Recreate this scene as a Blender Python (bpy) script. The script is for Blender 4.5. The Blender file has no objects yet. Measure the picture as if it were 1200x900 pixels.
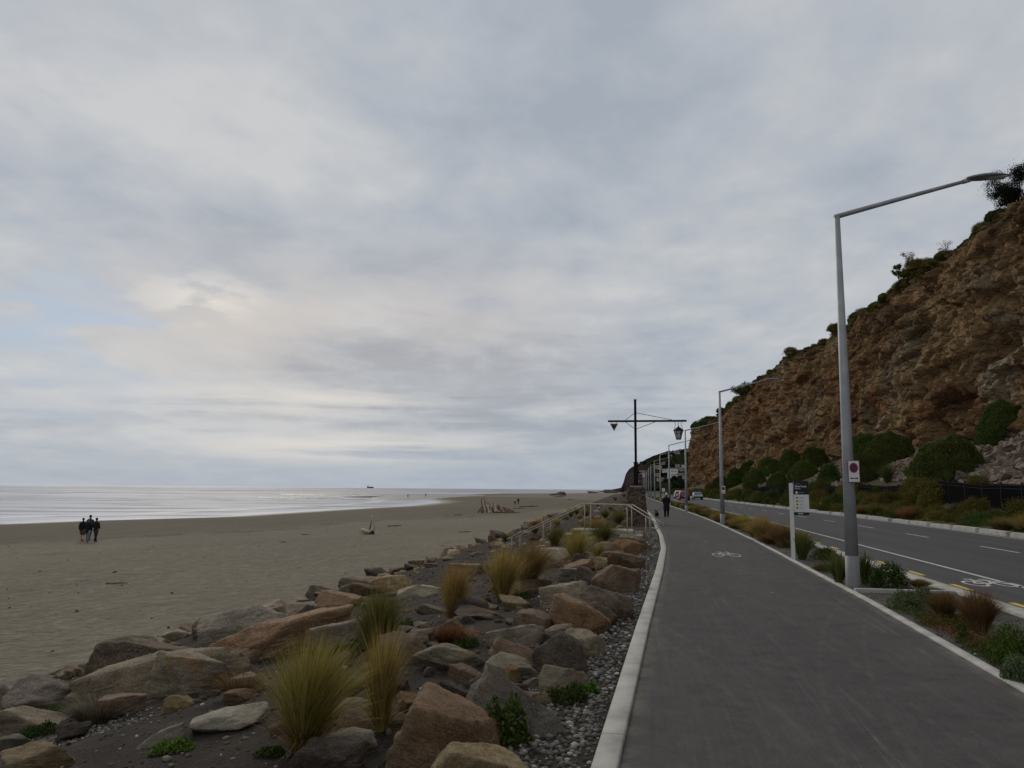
import bpy, bmesh, math, random
import numpy as np
from mathutils import Vector, Matrix
rnd = random.Random(7)
RS = np.random.RandomState(11)
sc = bpy.context.scene
COL = sc.collection
PI = math.pi

# ---------------------------------------------------------------- camera
F = 960.0; EYE = 1.72
pitch = math.atan(122.7/F); roll = math.radians(0.45); az = math.atan(160*math.cos(pitch)/F)
fwd = Vector((-math.sin(az)*math.cos(pitch), math.cos(az)*math.cos(pitch), math.sin(pitch)))
r0 = Vector((math.cos(az), math.sin(az), 0)); u0 = r0.cross(fwd)
right = r0*math.cos(roll) + u0*math.sin(roll); up = right.cross(fwd)
EYEV = Vector((0, 0, EYE))
cd = bpy.data.cameras.new('camera'); cam = bpy.data.objects.new('camera', cd); COL.objects.link(cam)
m = Matrix((right, up, -fwd)).transposed().to_4x4(); m.translation = EYEV
cam.matrix_world = m
cd.sensor_width = 36; cd.lens = 36*F/1200; cd.clip_end = 90000; cd.clip_start = 0.1
sc.camera = cam

def ray(px, py):
    return (right*((px-600)/F) + up*(-(py-450)/F) + fwd)
def at(px, py, Y):
    'world point seen at photo pixel px,py at forward distance Y'
    d = ray(px, py); t = Y/d.y
    return EYEV + d*t
def atz(px, py, z):
    d = ray(px, py); t = (z-EYE)/d.z
    return EYEV + d*t
def hit(px, py, zf, y0=2.0, y1=1800):
    d = ray(px, py); y = y0; prev = None
    while y < y1:
        p = EYEV + d*(y/d.y)
        if p.z <= zf(p.x, p.y):
            lo, hi = prev if prev else y, y
            for _ in range(25):
                mi = (lo+hi)/2; q = EYEV + d*(mi/d.y)
                if q.z <= zf(q.x, q.y): hi = mi
                else: lo = mi
            return EYEV + d*(hi/d.y)
        prev = y; y *= 1.01
    return EYEV + d*(y1/d.y)
def mpp(p): return p.y/F     # metres per photo pixel at that distance (approx.)

# ---------------------------------------------------------------- noise
def _h(ix, iy, iz, s):
    n = (ix*374761393 + iy*668265263 + iz*2147483647*3 + s*1274126177) & 0xffffffff
    n = ((n ^ (n >> 13))*1274126177) & 0xffffffff
    n = ((n ^ (n >> 16))*2246822519) & 0xffffffff
    n = n ^ (n >> 15)
    return (n & 0xffffff)/float(0xffffff)
def vnoise(P, s=0):
    P = np.asarray(P, float); I = np.floor(P).astype(np.int64); f = P-I; f = f*f*(3-2*f)
    x, y, z = I[:, 0], I[:, 1], I[:, 2]; fx, fy, fz = f[:, 0], f[:, 1], f[:, 2]
    r = 0
    for dx in (0, 1):
        for dy in (0, 1):
            for dz in (0, 1):
                w = (fx if dx else 1-fx)*(fy if dy else 1-fy)*(fz if dz else 1-fz)
                r = r + w*_h(x+dx, y+dy, z+dz, s)
    return r*2-1
def fbm(P, o=4, s=0, g=.5, ridged=False):
    a = 1; r = 0; n = 0; P = np.asarray(P, float)
    for i in range(o):
        v = vnoise(P*(2.03**i)+i*17.3, s+i)
        if ridged: v = 1-2*abs(v)
        r = r + a*v; n += a; a *= g
    return r/n
def cells(P, s=0):
    'worley: F1 distance, F2-F1, random value of the nearest cell'
    P = np.asarray(P, float); I = np.floor(P).astype(np.int64)
    n = len(P); d1 = np.full(n, 9.); d2 = np.full(n, 9.); rv = np.zeros(n)
    for dx in (-1, 0, 1):
        for dy in (-1, 0, 1):
            for dz in (-1, 0, 1):
                c = I+np.array([dx, dy, dz])
                q = np.stack([c[:, 0]+_h(c[:, 0], c[:, 1], c[:, 2], s+1), c[:, 1]+_h(c[:, 0], c[:, 1], c[:, 2], s+2), c[:, 2]+_h(c[:, 0], c[:, 1], c[:, 2], s+3)], 1)
                d = np.sqrt(((P-q)**2).sum(1)); h = _h(c[:, 0], c[:, 1], c[:, 2], s+4)
                nw = d < d1
                d2 = np.where(nw, d1, np.minimum(d2, d)); rv = np.where(nw, h, rv); d1 = np.where(nw, d, d1)
    return d1, d2-d1, rv
def ip(x, xs, ys): return np.interp(x, xs, ys)
def sst(a, b, x):
    t = np.clip((np.asarray(x, float)-a)/(b-a), 0, 1); return t*t*(3-2*t)

# ---------------------------------------------------------------- mesh / object helpers
def mesh_np(name, V, faces, mat, smooth=True):
    'faces: array (n,3) or (n,4), or a list of lists'
    me = bpy.data.meshes.new(name)
    V = np.asarray(V, dtype=np.float32)
    if isinstance(faces, np.ndarray):
        n, k = faces.shape
        me.vertices.add(len(V)); me.vertices.foreach_set('co', V.ravel())
        me.loops.add(n*k); me.loops.foreach_set('vertex_index', faces.astype(np.int32).ravel())
        me.polygons.add(n); me.polygons.foreach_set('loop_start', np.arange(0, n*k, k, dtype=np.int32))
        me.polygons.foreach_set('loop_total', np.full(n, k, dtype=np.int32))
    else:
        me.from_pydata([tuple(v) for v in V.tolist()], [], faces)
    if smooth and len(me.polygons): me.polygons.foreach_set('use_smooth', [True]*len(me.polygons))
    me.update(calc_edges=True); me.validate()
    if mat: me.materials.append(mat)
    return me
def link(name, me, parent=None, loc=None):
    o = bpy.data.objects.new(name, me); COL.objects.link(o)
    if parent: o.parent = parent
    if loc is not None: o.location = loc
    return o
def tag(o, label=None, cat=None, group=None, kind=None):
    if label: o['label'] = label
    if cat: o['category'] = cat
    if group: o['group'] = group
    if kind: o['kind'] = kind
    return o
def struct(o): o['kind'] = 'structure'; return o
def empty(name, loc=(0, 0, 0), rz=0):
    o = bpy.data.objects.new(name, None); COL.objects.link(o); o.location = loc; o.rotation_euler = (0, 0, rz)
    o.empty_display_size = .2
    return o
KIDS = {}
def kids(o): return [c for c in o.children]
def copy_tree(o, parent=None):
    c = o.copy(); COL.objects.link(c); c.parent = parent
    for ch in list(o.children): copy_tree(ch, c)
    return c
def set_attr(me, name, vals):
    a = me.attributes.new(name, 'FLOAT', 'POINT'); a.data.foreach_set('value', np.asarray(vals, dtype=np.float32))

class MB:
    'collects simple solids into one mesh'
    def __init__(s): s.V = []; s.F = []
    def add(s, V, Fc):
        b = len(s.V); s.V += [tuple(v) for v in V]; s.F += [[i+b for i in f] for f in Fc]
    def box(s, c, sz, rz=0, M=None):
        x, y, z = [q/2 for q in sz]
        V = [Vector((a*x, b*y, d*z)) for a in (-1, 1) for b in (-1, 1) for d in (-1, 1)]
        R = Matrix.Rotation(rz, 3, 'Z') if M is None else M
        V = [R @ v + Vector(c) for v in V]
        s.add(V, [[0, 1, 3, 2], [4, 6, 7, 5], [0, 4, 5, 1], [2, 3, 7, 6], [0, 2, 6, 4], [1, 5, 7, 3]])
    def tube(s, pts, rad, n=10, cap=True, M=None):
        pts = [Vector(p) for p in pts]; k = len(pts)
        rads = rad if isinstance(rad, (list, tuple)) else [rad]*k
        V = []; up_ = Vector((0, 0, 1)); prev = None
        for i, p in enumerate(pts):
            t = (pts[min(i+1, k-1)]-pts[max(i-1, 0)]).normalized()
            if prev is None:
                a = up_ if abs(t.z) < .9 else Vector((0, 1, 0))
                u = t.cross(a).normalized()
            else:
                u = (prev - t*prev.dot(t)).normalized()
            prev = u; w = t.cross(u)
            for j in range(n):
                an = 2*PI*j/n; V.append(p+(u*math.cos(an)+w*math.sin(an))*rads[i])
        Fc = []
        for i in range(k-1):
            for j in range(n):
                a = i*n+j; b = i*n+(j+1) % n; Fc.append([a, b, b+n, a+n])
        if cap: Fc.append(list(range(n))[::-1]); Fc.append([(k-1)*n+j for j in range(n)])
        s.add(V, Fc)
    def prism(s, poly, z0, z1, top=1.0):
        n = len(poly); cx = sum(p[0] for p in poly)/n; cy = sum(p[1] for p in poly)/n
        V = [(x, y, z0) for x, y in poly]+[(cx+(x-cx)*top, cy+(y-cy)*top, z1) for x, y in poly]
        Fc = [[i, (i+1) % n, n+(i+1) % n, n+i] for i in range(n)]+[list(range(n))[::-1], [n+i for i in range(n)]]
        s.add(V, Fc)
    def me(s, name, mat, smooth=False, bevel=0):
        me = bpy.data.meshes.new(name); me.from_pydata(s.V, [], s.F); me.update()
        if bevel:
            bm = bmesh.new(); bm.from_mesh(me); bmesh.ops.bevel(bm, geom=bm.edges[:], offset=bevel, segments=2, affect='EDGES', clamp_overlap=True); bm.to_mesh(me); bm.free()
        if smooth: me.polygons.foreach_set('use_smooth', [True]*len(me.polygons))
        me.materials.append(mat); return me
    def build(s, name, mat, parent=None, smooth=False, bevel=0, loc=None):
        return link(name, s.me(name, mat, smooth, bevel), parent, loc)

def grid_mesh(name, X, Y, Z, mat, smooth=True):
    r, c = X.shape
    V = np.stack([X.ravel(), Y.ravel(), Z.ravel()], 1)
    i = np.arange(r-1)[:, None]*c+np.arange(c-1)[None, :]
    Fc = np.stack([i, i+1, i+c+1, i+c], -1).reshape(-1, 4)
    return mesh_np(name, V, Fc, mat, smooth)

# ---------------------------------------------------------------- materials
MATS = {}
class NT:
    def __init__(s, name, tree=None):
        if tree is None:
            s.m = bpy.data.materials.new(name); s.m.use_nodes = True; s.t = s.m.node_tree
        else: s.t = tree
        s.N = s.t.nodes; s.L = s.t.links
        if tree is None:
            s.b = s.N['Principled BSDF']; s.out = s.N['Material Output']
    def node(s, typ, **kw):
        n = s.N.new(typ)
        for k, v in kw.items():
            if k.startswith('_'): continue
            setattr(n, k, v)
        return n
    def put(s, sock, v):
        if hasattr(v, 'links') or isinstance(v, bpy.types.NodeSocket): s.L.new(v, sock)
        elif v is not None: sock.default_value = v
    def coord(s, obj=True): return s.node('ShaderNodeTexCoord').outputs['Object' if obj else 'Generated']
    def pos(s): return s.node('ShaderNodeNewGeometry').outputs['Position']
    def island(s): return s.node('ShaderNodeNewGeometry').outputs['Random Per Island']
    def rand(s): return s.node('ShaderNodeObjectInfo').outputs['Random']
    def attr(s, name):
        a = s.node('ShaderNodeAttribute'); a.attribute_name = name; return a.outputs['Fac']
    def mapping(s, v, scale=(1, 1, 1), loc=(0, 0, 0), rot=(0, 0, 0)):
        n = s.node('ShaderNodeMapping'); s.L.new(v, n.inputs[0]); n.inputs['Scale'].default_value = scale; n.inputs['Location'].default_value = loc; n.inputs['Rotation'].default_value = rot
        return n.outputs[0]
    def noise(s, v, scale=5, detail=4, rough=.55, dist=0, col=False):
        n = s.node('ShaderNodeTexNoise'); s.put(n.inputs['Vector'], v); n.inputs['Scale'].default_value = scale; n.inputs['Detail'].default_value = detail; n.inputs['Roughness'].default_value = rough; n.inputs['Distortion'].default_value = dist
        return n.outputs['Color' if col else 'Fac']
    def voro(s, v, scale=5, feature='F1', out='Distance', rand=1):
        n = s.node('ShaderNodeTexVoronoi'); n.feature = feature; s.put(n.inputs['Vector'], v); n.inputs['Scale'].default_value = scale; n.inputs['Randomness'].default_value = rand
        return n.outputs[out]
    def ramp(s, fac, stops, interp='LINEAR'):
        n = s.node('ShaderNodeValToRGB'); s.put(n.inputs[0], fac); e = n.color_ramp.elements; n.color_ramp.interpolation = interp
        while len(e) < len(stops): e.new(.5)
        for q, (p, c) in zip(e, stops):
            q.position = p; q.color = (c[0], c[1], c[2], 1) if isinstance(c, (tuple, list)) else (c, c, c, 1)
        return n.outputs[0]
    def mix(s, f, a, b, mode='MIX'):
        n = s.node('ShaderNodeMix'); n.data_type = 'RGBA'; n.blend_type = mode
        s.put(n.inputs[0], f)
        for i, v in ((6, a), (7, b)):
            if isinstance(v, (tuple, list)): v = (v[0], v[1], v[2], 1)
            s.put(n.inputs[i], v)
        return n.outputs[2]
    def math(s, op, a, b=None, c=None, clamp=False):
        n = s.node('ShaderNodeMath'); n.operation = op; n.use_clamp = clamp
        s.put(n.inputs[0], a)
        if b is not None: s.put(n.inputs[1], b)
        if c is not None: s.put(n.inputs[2], c)
        return n.outputs[0]
    def rng(s, v, a, b, c=0, d=1, smooth=False):
        n = s.node('ShaderNodeMapRange'); s.put(n.inputs[0], v)
        if smooth: n.interpolation_type = 'SMOOTHSTEP'
        for i, q in zip((1, 2, 3, 4), (a, b, c, d)): n.inputs[i].default_value = q
        return n.outputs[0]
    def bump(s, h, strength=.5, dist=.02, nrm=None):
        n = s.node('ShaderNodeBump'); n.inputs['Strength'].default_value = strength; n.inputs['Distance'].default_value = dist; s.put(n.inputs['Height'], h)
        if nrm is not None: s.put(n.inputs['Normal'], nrm)
        return n.outputs[0]
    def sep(s, v):
        n = s.node('ShaderNodeSeparateXYZ'); s.put(n.inputs[0], v); return n.outputs
    def fin(s, col=None, rough=.8, nrm=None, metal=0, spec=.3, **kw):
        if isinstance(col, (tuple, list)): col = (col[0], col[1], col[2], 1)
        s.put(s.b.inputs['Base Color'], col); s.put(s.b.inputs['Roughness'], rough); s.put(s.b.inputs['Metallic'], metal)
        s.put(s.b.inputs['Specular IOR Level'], spec)
        if nrm is not None: s.put(s.b.inputs['Normal'], nrm)
        return s.m

def plain(name, col, rough=.7, metal=0, var=.12, nscale=6, spec=.3, bump=0):
    n = NT(name); c = n.coord()
    f = n.noise(c, nscale, 5, .6)
    dk = tuple(q*(1-var*1.6) for q in col); lt = tuple(min(1, q*(1+var)) for q in col)
    colr = n.ramp(f, [(.3, dk), (.7, lt)])
    nr = n.bump(n.noise(c, nscale*6, 3), bump, .01) if bump else None
    return n.fin(colr, rough, nr, metal, spec)

M = {}
M['galv'] = plain('galvanised_steel', (.30, .305, .305), .55, .25, .14, 3, .4)
M['galv_base'] = plain('lamp_base_coat', (.22, .22, .215), .6, .1, .1, 4)
M['lamphead'] = plain('lamp_head_grey', (.2, .2, .2), .45, .3, .1)
M['lens'] = plain('lamp_lens', (.35, .35, .35), .2, 0, .05)
M['black'] = plain('black_paint', (.010, .009, .009), .7, 0, .2, 6, .12)
M['white'] = plain('white_paint', (.62, .61, .57), .55, 0, .06)
M['rail'] = plain('weathered_pale_rail', (.35, .305, .24), .6, .15, .15, 9)
M['stepc'] = plain('pale_concrete', (.33, .30, .25), .9, 0, .2, 8, .2, .4)
M['signblk'] = plain('sign_black', (.008, .008, .01), .45, 0, .1)
M['signwht'] = plain('sign_white', (.6, .6, .57), .5, 0, .04)
M['signred'] = plain('sign_red', (.45, .03, .03), .5, 0, .05)
M['signblue'] = plain('sign_blue', (.03, .2, .5), .5, 0, .05)
M['signpurple'] = plain('sign_dark_red_violet', (.075, .02, .045), .5, 0, .05)
M['signmaroon'] = plain('sign_border_maroon', (.28, .05, .06), .5, 0, .05)
M['signyel'] = plain('sign_yellow', (.55, .33, .03), .5, 0, .05)
M['signtxt'] = plain('sign_pale_text', (.6, .6, .6), .5, 0, .02)
M['signgrey'] = plain('sign_grey_text', (.28, .28, .27), .5, 0, .02)
M['tyre'] = plain('tyre_rubber', (.012, .012, .012), .85)
M['rim'] = plain('alloy_rim', (.3, .3, .32), .4, .7)
M['glassdark'] = plain('car_glass', (.03, .035, .04), .08, 0, .05, 3, .6)
M['lampred'] = plain('tail_lamp', (.3, .01, .01), .3)
M['lampclear'] = plain('head_lamp', (.6, .6, .62), .2)
M['carred'] = plain('red_car_paint', (.30, .012, .02), .3, .1, .08, 2, .5)
M['carsilver'] = plain('silver_blue_car_paint', (.16, .18, .22), .3, .5, .08, 2, .5)
M['carwhite'] = plain('white_car_paint', (.5, .5, .5), .35, 0, .05, 2, .5)
M['plate'] = plain('number_plate', (.6, .6, .6), .5)
M['skin'] = plain('skin', (.42, .25, .18), .6)
M['dwood'] = plain('driftwood', (.20, .135, .09), .9, 0, .35, 12, .2, .6)
M['dwoodpale'] = plain('pale_driftwood', (.52, .43, .32), .9, 0, .25, 12, .2, .6)
M['dwooddark'] = plain('dark_wet_driftwood', (.05, .035, .025), .9, 0, .3, 12, .2, .6)
M['bark'] = plain('bark', (.06, .045, .032), .95, 0, .3, 20, .2, .6)
M['winglass'] = plain('house_window', (.04, .05, .06), .2, 0, .05, 3, .5)
M['roofd'] = plain('grey_roof', (.10, .095, .09), .7)
M['roofr'] = plain('brown_roof', (.14, .08, .06), .8)
M['hwhite'] = plain('white_house_wall', (.62, .60, .56), .7, 0, .08)
M['hbeige'] = plain('beige_house_wall', (.36, .31, .25), .8, 0, .08)
M['hull'] = plain('ship_hull', (.05, .035, .04), .6)
M['hullup'] = plain('ship_upperworks', (.3, .3, .3), .6)
M['concrete_kerb'] = None
# ---------------------------------------------------------------- surface materials
def m_kerb():
    n = NT('kerb_concrete'); p = n.pos()
    f = n.noise(p, 3, 6, .6); g = n.noise(p, 60, 3, .6)
    col = n.ramp(f, [(.25, (.27, .255, .225)), (.55, (.40, .385, .345)), (.8, (.47, .45, .41))])
    y = n.sep(p)[1]
    j = n.math('ABSOLUTE', n.math('SUBTRACT', n.math('FRACT', n.math('DIVIDE', y, 2.4)), .5))
    col = n.mix(n.rng(j, .0, .006, .65, 0), col, (.09, .085, .08))
    col = n.mix(n.rng(g, .55, .75, 0, .35), col, (.2, .19, .17))
    return n.fin(col, .9, n.bump(g, .5, .006), spec=.2)
M['kerb'] = m_kerb()
def m_path():
    n = NT('path_asphalt'); p = n.pos()
    fine = n.noise(p, 160, 2, .7); mid = n.noise(p, 9, 5, .6); big = n.noise(n.mapping(p, (.55, .14, 1)), 1.2, 4, .6)
    base = n.ramp(fine, [(.25, (.032, .030, .029)), (.5, (.068, .064, .061)), (.72, (.135, .127, .12))])
    base = n.mix(n.rng(mid, .3, .7, .0, .5), base, (.055, .050, .049))
    base = n.mix(n.rng(big, .42, .7, 0, .4), base, (.105, .097, .092))
    # tyre and roller streaks running along the path, gently curving
    q = n.mapping(p, (1, .05, 1)); w = n.noise(q, 1.1, 3, .5, .6)
    st = n.noise(n.mapping(p, (9, .22, 1)), 1.4, 4, .7, 1.2)
    st = n.math('MULTIPLY', n.rng(st, .55, .68, 0, 1), n.rng(w, .45, .62, 0, 1))
    base = n.mix(n.math('MULTIPLY', st, .55), base, (.20, .19, .18))
    br = n.noise(n.mapping(p, (14, .6, 1), (0, 0, 0), (0, 0, .05)), 1.5, 5, .75, .8); base = n.mix(n.rng(br, .52, .7, 0, .22), base, (.14, .13, .125)); base = n.mix(n.rng(br, .34, .46, .2, 0), base, (.035, .032, .031))
    pt = n.noise(p, 2.3, 6, .7); base = n.mix(n.rng(pt, .54, .66, 0, .3), base, (.12, .112, .106)); base = n.mix(n.rng(pt, .38, .46, .3, 0), base, (.035, .032, .031))
    # thin pale arcs left by a turning vehicle
    s = n.sep(p)
    for (k, cx, cy, r0) in ((0, -9.5, 2, 10.6), (1, -9.5, 2.0, 10.85), (2, 14.5, 1, 13.1), (3, 14.2, 1, 13.25), (4, -18, 6, 20.1)):
        dx = n.math('SUBTRACT', s[0], cx); dy = n.math('MULTIPLY', n.math('SUBTRACT', s[1], cy), .55)
        r = n.math('SQRT', n.math('ADD', n.math('MULTIPLY', dx, dx), n.math('MULTIPLY', dy, dy)))
        d = n.math('ABSOLUTE', n.math('SUBTRACT', r, r0))
        a = n.math('MULTIPLY', n.rng(d, .004, .045, .11, 0), n.rng(n.noise(p, 1.1 + k, 2, .5), .40, .6, 0, 1))
        base = n.mix(a, base, (.23, .22, .2))
    for sc_, th, c_, a_ in ((1.6, .035, (.32, .31, .29), .5), (3.1, .03, (.04, .038, .036), .5)):
        v = n.voro(p, sc_); base = n.mix(n.math('MULTIPLY', n.rng(v, th, th*2.2, a_, 0), n.rng(n.noise(p, 1.3, 2), .5, .6, 0, 1)), base, c_)
    sp = n.noise(p, 42, 3, .7); base = n.mix(n.rng(sp, .56, .72, 0, .35), base, (.17, .16, .15)); base = n.mix(n.rng(sp, .34, .44, .3, 0), base, (.028, .026, .026))
    ac = n.attr('across'); ed = n.math('MULTIPLY', n.math('MAXIMUM', n.rng(ac, .05, 0, 0, 1), n.rng(ac, .95, 1, 0, 1)), n.rng(n.noise(p, 3, 5, .7), .4, .6, .1, 1)); base = n.mix(n.math('MULTIPLY', ed, .6), base, (.20, .175, .135))
    return n.fin(base, .92, n.bump(n.math('ADD', fine, sp), .7, .006), spec=.12)
M['path'] = m_path()
def m_road():
    n = NT('road_asphalt'); p = n.pos()
    fine = n.noise(p, 120, 2, .7); big = n.noise(n.mapping(p, (1.2, .05, 1)), 1.3, 4, .6)
    c = n.ramp(fine, [(.25, (.034, .033, .034)), (.55, (.062, .060, .061)), (.75, (.11, .107, .106))])
    c = n.mix(n.rng(big, .4, .65, 0, .5), c, (.095, .092, .09))
    # newer seal patch and worn wheel tracks
    c = n.mix(n.rng(n.noise(n.mapping(p, (.4, .03, 1)), 1, 2), .5, .56, 0, .3), c, (.06, .059, .06))
    return n.fin(c, .85, n.bump(fine, .6, .006), spec=.15)
M['road'] = m_road()
def m_paint(name, col):
    n = NT(name); p = n.pos(); f = n.noise(p, 25, 5, .7)
    c = n.mix(n.rng(f, .5, .75, 0, .55), col, (.12, .115, .11))
    return n.fin(c, .7, None, spec=.3)
M['paintw'] = m_paint('white_road_paint', (.46, .45, .43)); M['paintworn'] = m_paint('worn_path_paint', (.30, .29, .265)); M['painty'] = m_paint('yellow_road_paint', (.55, .38, .05))
def m_soil():
    n = NT('bank_soil'); p = n.pos(); f = n.noise(p, 2.2, 6, .65); g = n.noise(p, 45, 4, .7); v = n.voro(p, 55)
    c = n.ramp(f, [(.3, (.020, .0155, .011)), (.55, (.036, .028, .021)), (.75, (.062, .050, .038))])
    c = n.mix(n.rng(g, .55, .7, 0, .7), c, (.10, .086, .07))
    c = n.mix(n.rng(v, .06, .16, .55, 0), c, (.19, .17, .145))
    return n.fin(c, .95, n.bump(n.math('ADD', g, n.math('MULTIPLY', v, .6)), .9, .03), spec=.15)
M['soil'] = m_soil()
def m_sand():
    n = NT('beach_sand'); p = n.pos(); wet = n.attr('wet'); d = n.attr('shore')
    f = n.noise(n.mapping(p, (.05, .02, 1)), 1.6, 5, .6); g = n.noise(p, 5, 5, .65); fi = n.noise(p, 90, 2, .7)
    c = n.ramp(f, [(.3, (.118, .096, .060)), (.55, (.152, .125, .080)), (.75, (.19, .158, .104))])
    c = n.mix(n.rng(g, .36, .60, .6, 0), c, (.075, .064, .044)); sp = n.noise(n.mapping(p, (1, .6, 1)), 2.1, 5, .75); c = n.mix(n.rng(sp, .52, .7, 0, .55), c, (.26, .22, .15)); c = n.mix(n.rng(sp, .36, .46, .5, 0), c, (.07, .057, .036))
    c = n.mix(n.rng(fi, .4, .7, 0, .3), c, (.27, .235, .17))
    foot = n.voro(n.mapping(p, (1.5, 1.1, 1)), 1.6, 'SMOOTH_F1'); foot2 = n.voro(n.mapping(p, (1.0, 1.3, 1), (4, 1, 0)), 3.7)
    c = n.mix(n.rng(foot2, .04, .2, .45, 0), c, (.06, .051, .036)); c = n.mix(n.rng(foot, .12, .3, .3, 0), c, (.08, .07, .05))
    # shells and bits of debris
    sh = n.voro(p, 2.6); c = n.mix(n.math('MULTIPLY', n.rng(sh, .012, .03, .9, 0), n.rng(wet, .2, .5, 1, .2)), c, (.6, .57, .5))
    db = n.voro(n.mapping(p, (1, 1.6, 1), (7, 3, 0)), 1.35); c = n.mix(n.rng(db, .02, .05, .8, 0), c, (.03, .022, .016))
    # tide wrack lines parallel to the shore
    dn = n.math('ADD', d, n.math('MULTIPLY', n.noise(n.mapping(p, (.12, .12, 1)), 1, 5, .6), 16))
    wv = n.math('FRACT', n.math('DIVIDE', dn, 13))
    wr = n.math('MULTIPLY', n.rng(n.math('ABSOLUTE', n.math('SUBTRACT', wv, .5)), .0, .05, 1, 0), n.rng(n.noise(p, .9, 5, .7), .45, .6, 0, 1))
    c = n.mix(n.math('MULTIPLY', wr, .75), c, (.05, .04, .026))
    wc = n.ramp(n.noise(n.mapping(p, (.12, .03, 1)), 1.5, 6, .7), [(.3, (.062, .049, .028)), (.7, (.098, .079, .046))])
    c = n.mix(n.math('MULTIPLY', wet, .80), c, wc)
    c = n.mix(n.math('MULTIPLY', n.rng(n.math('ABSOLUTE', n.math('SUBTRACT', wet, .4)), .05, .38, .8, 0), n.rng(n.noise(n.mapping(p, (.5, .25, 1)), 1, 6, .75), .46, .58, 0, 1)), c, (.045, .036, .024))
    c = n.mix(n.rng(d, -.5, 4, .75, 0), c, (.052, .046, .038))
    h = n.math('ADD', n.math('MULTIPLY', foot, .9), n.math('ADD', n.math('MULTIPLY', g, .8), n.math('MULTIPLY', foot2, .35)))
    bs = n.bump(h, .9, .16); bs = n.bump(fi, .4, .006, bs)
    rough = n.rng(d, 0, 9, .35, .93)
    return n.fin(c, rough, bs, spec=.25)
M['sand'] = m_sand()
def m_sea():
    n = NT('sea_water'); p = n.pos(); dist = n.math('SQRT', n.math('ADD', n.math('POWER', n.sep(p)[0], 2), n.math('POWER', n.sep(p)[1], 2)))
    r = n.mapping(p, (1, 1, 1), (0, 0, 0), (0, 0, math.radians(-14)))
    a = n.noise(n.mapping(r, (.05, .12, 1)), 1, 6, .65, .4); c3 = n.noise(n.mapping(r, (.006, .012, 1)), 1, 6, .66, .5)
    # silty shallow water: smooth films, ruffled dark bands and thin lines of foam where small waves run in
    col = n.ramp(c3, [(.35, (.13, .135, .15)), (.6, (.25, .245, .255))])
    fo = n.noise(n.mapping(r, (.012, .05, 1), (3, 1, 0)), 1, 7, .72, .7)
    fm = n.rng(fo, .57, .64, 0, 1)
    col = n.mix(n.math('MULTIPLY', fm, .45), col, (.50, .50, .52))
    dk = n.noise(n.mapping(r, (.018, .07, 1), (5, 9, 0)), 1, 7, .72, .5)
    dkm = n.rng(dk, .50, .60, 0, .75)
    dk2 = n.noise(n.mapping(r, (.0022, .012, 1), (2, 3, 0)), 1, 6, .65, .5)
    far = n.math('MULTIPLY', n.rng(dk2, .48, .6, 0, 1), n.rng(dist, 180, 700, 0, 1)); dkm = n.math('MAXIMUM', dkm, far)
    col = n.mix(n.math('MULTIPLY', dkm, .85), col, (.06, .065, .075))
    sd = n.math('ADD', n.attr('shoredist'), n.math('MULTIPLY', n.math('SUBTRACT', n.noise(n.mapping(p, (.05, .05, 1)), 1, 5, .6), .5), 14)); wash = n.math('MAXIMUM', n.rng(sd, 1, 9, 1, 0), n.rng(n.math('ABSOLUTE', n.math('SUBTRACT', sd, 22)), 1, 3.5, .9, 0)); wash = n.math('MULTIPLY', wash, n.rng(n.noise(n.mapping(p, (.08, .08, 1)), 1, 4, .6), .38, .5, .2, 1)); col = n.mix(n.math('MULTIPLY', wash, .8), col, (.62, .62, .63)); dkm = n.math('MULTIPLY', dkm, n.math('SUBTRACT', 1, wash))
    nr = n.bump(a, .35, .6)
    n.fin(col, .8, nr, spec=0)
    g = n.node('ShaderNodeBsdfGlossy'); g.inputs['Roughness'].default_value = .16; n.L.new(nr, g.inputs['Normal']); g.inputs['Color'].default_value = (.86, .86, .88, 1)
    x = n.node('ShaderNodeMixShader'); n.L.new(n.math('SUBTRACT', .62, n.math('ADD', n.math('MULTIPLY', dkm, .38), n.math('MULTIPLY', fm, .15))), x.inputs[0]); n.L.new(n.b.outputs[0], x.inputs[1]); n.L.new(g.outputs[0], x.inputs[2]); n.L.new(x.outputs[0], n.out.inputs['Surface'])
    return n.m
M['sea'] = m_sea()
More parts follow.
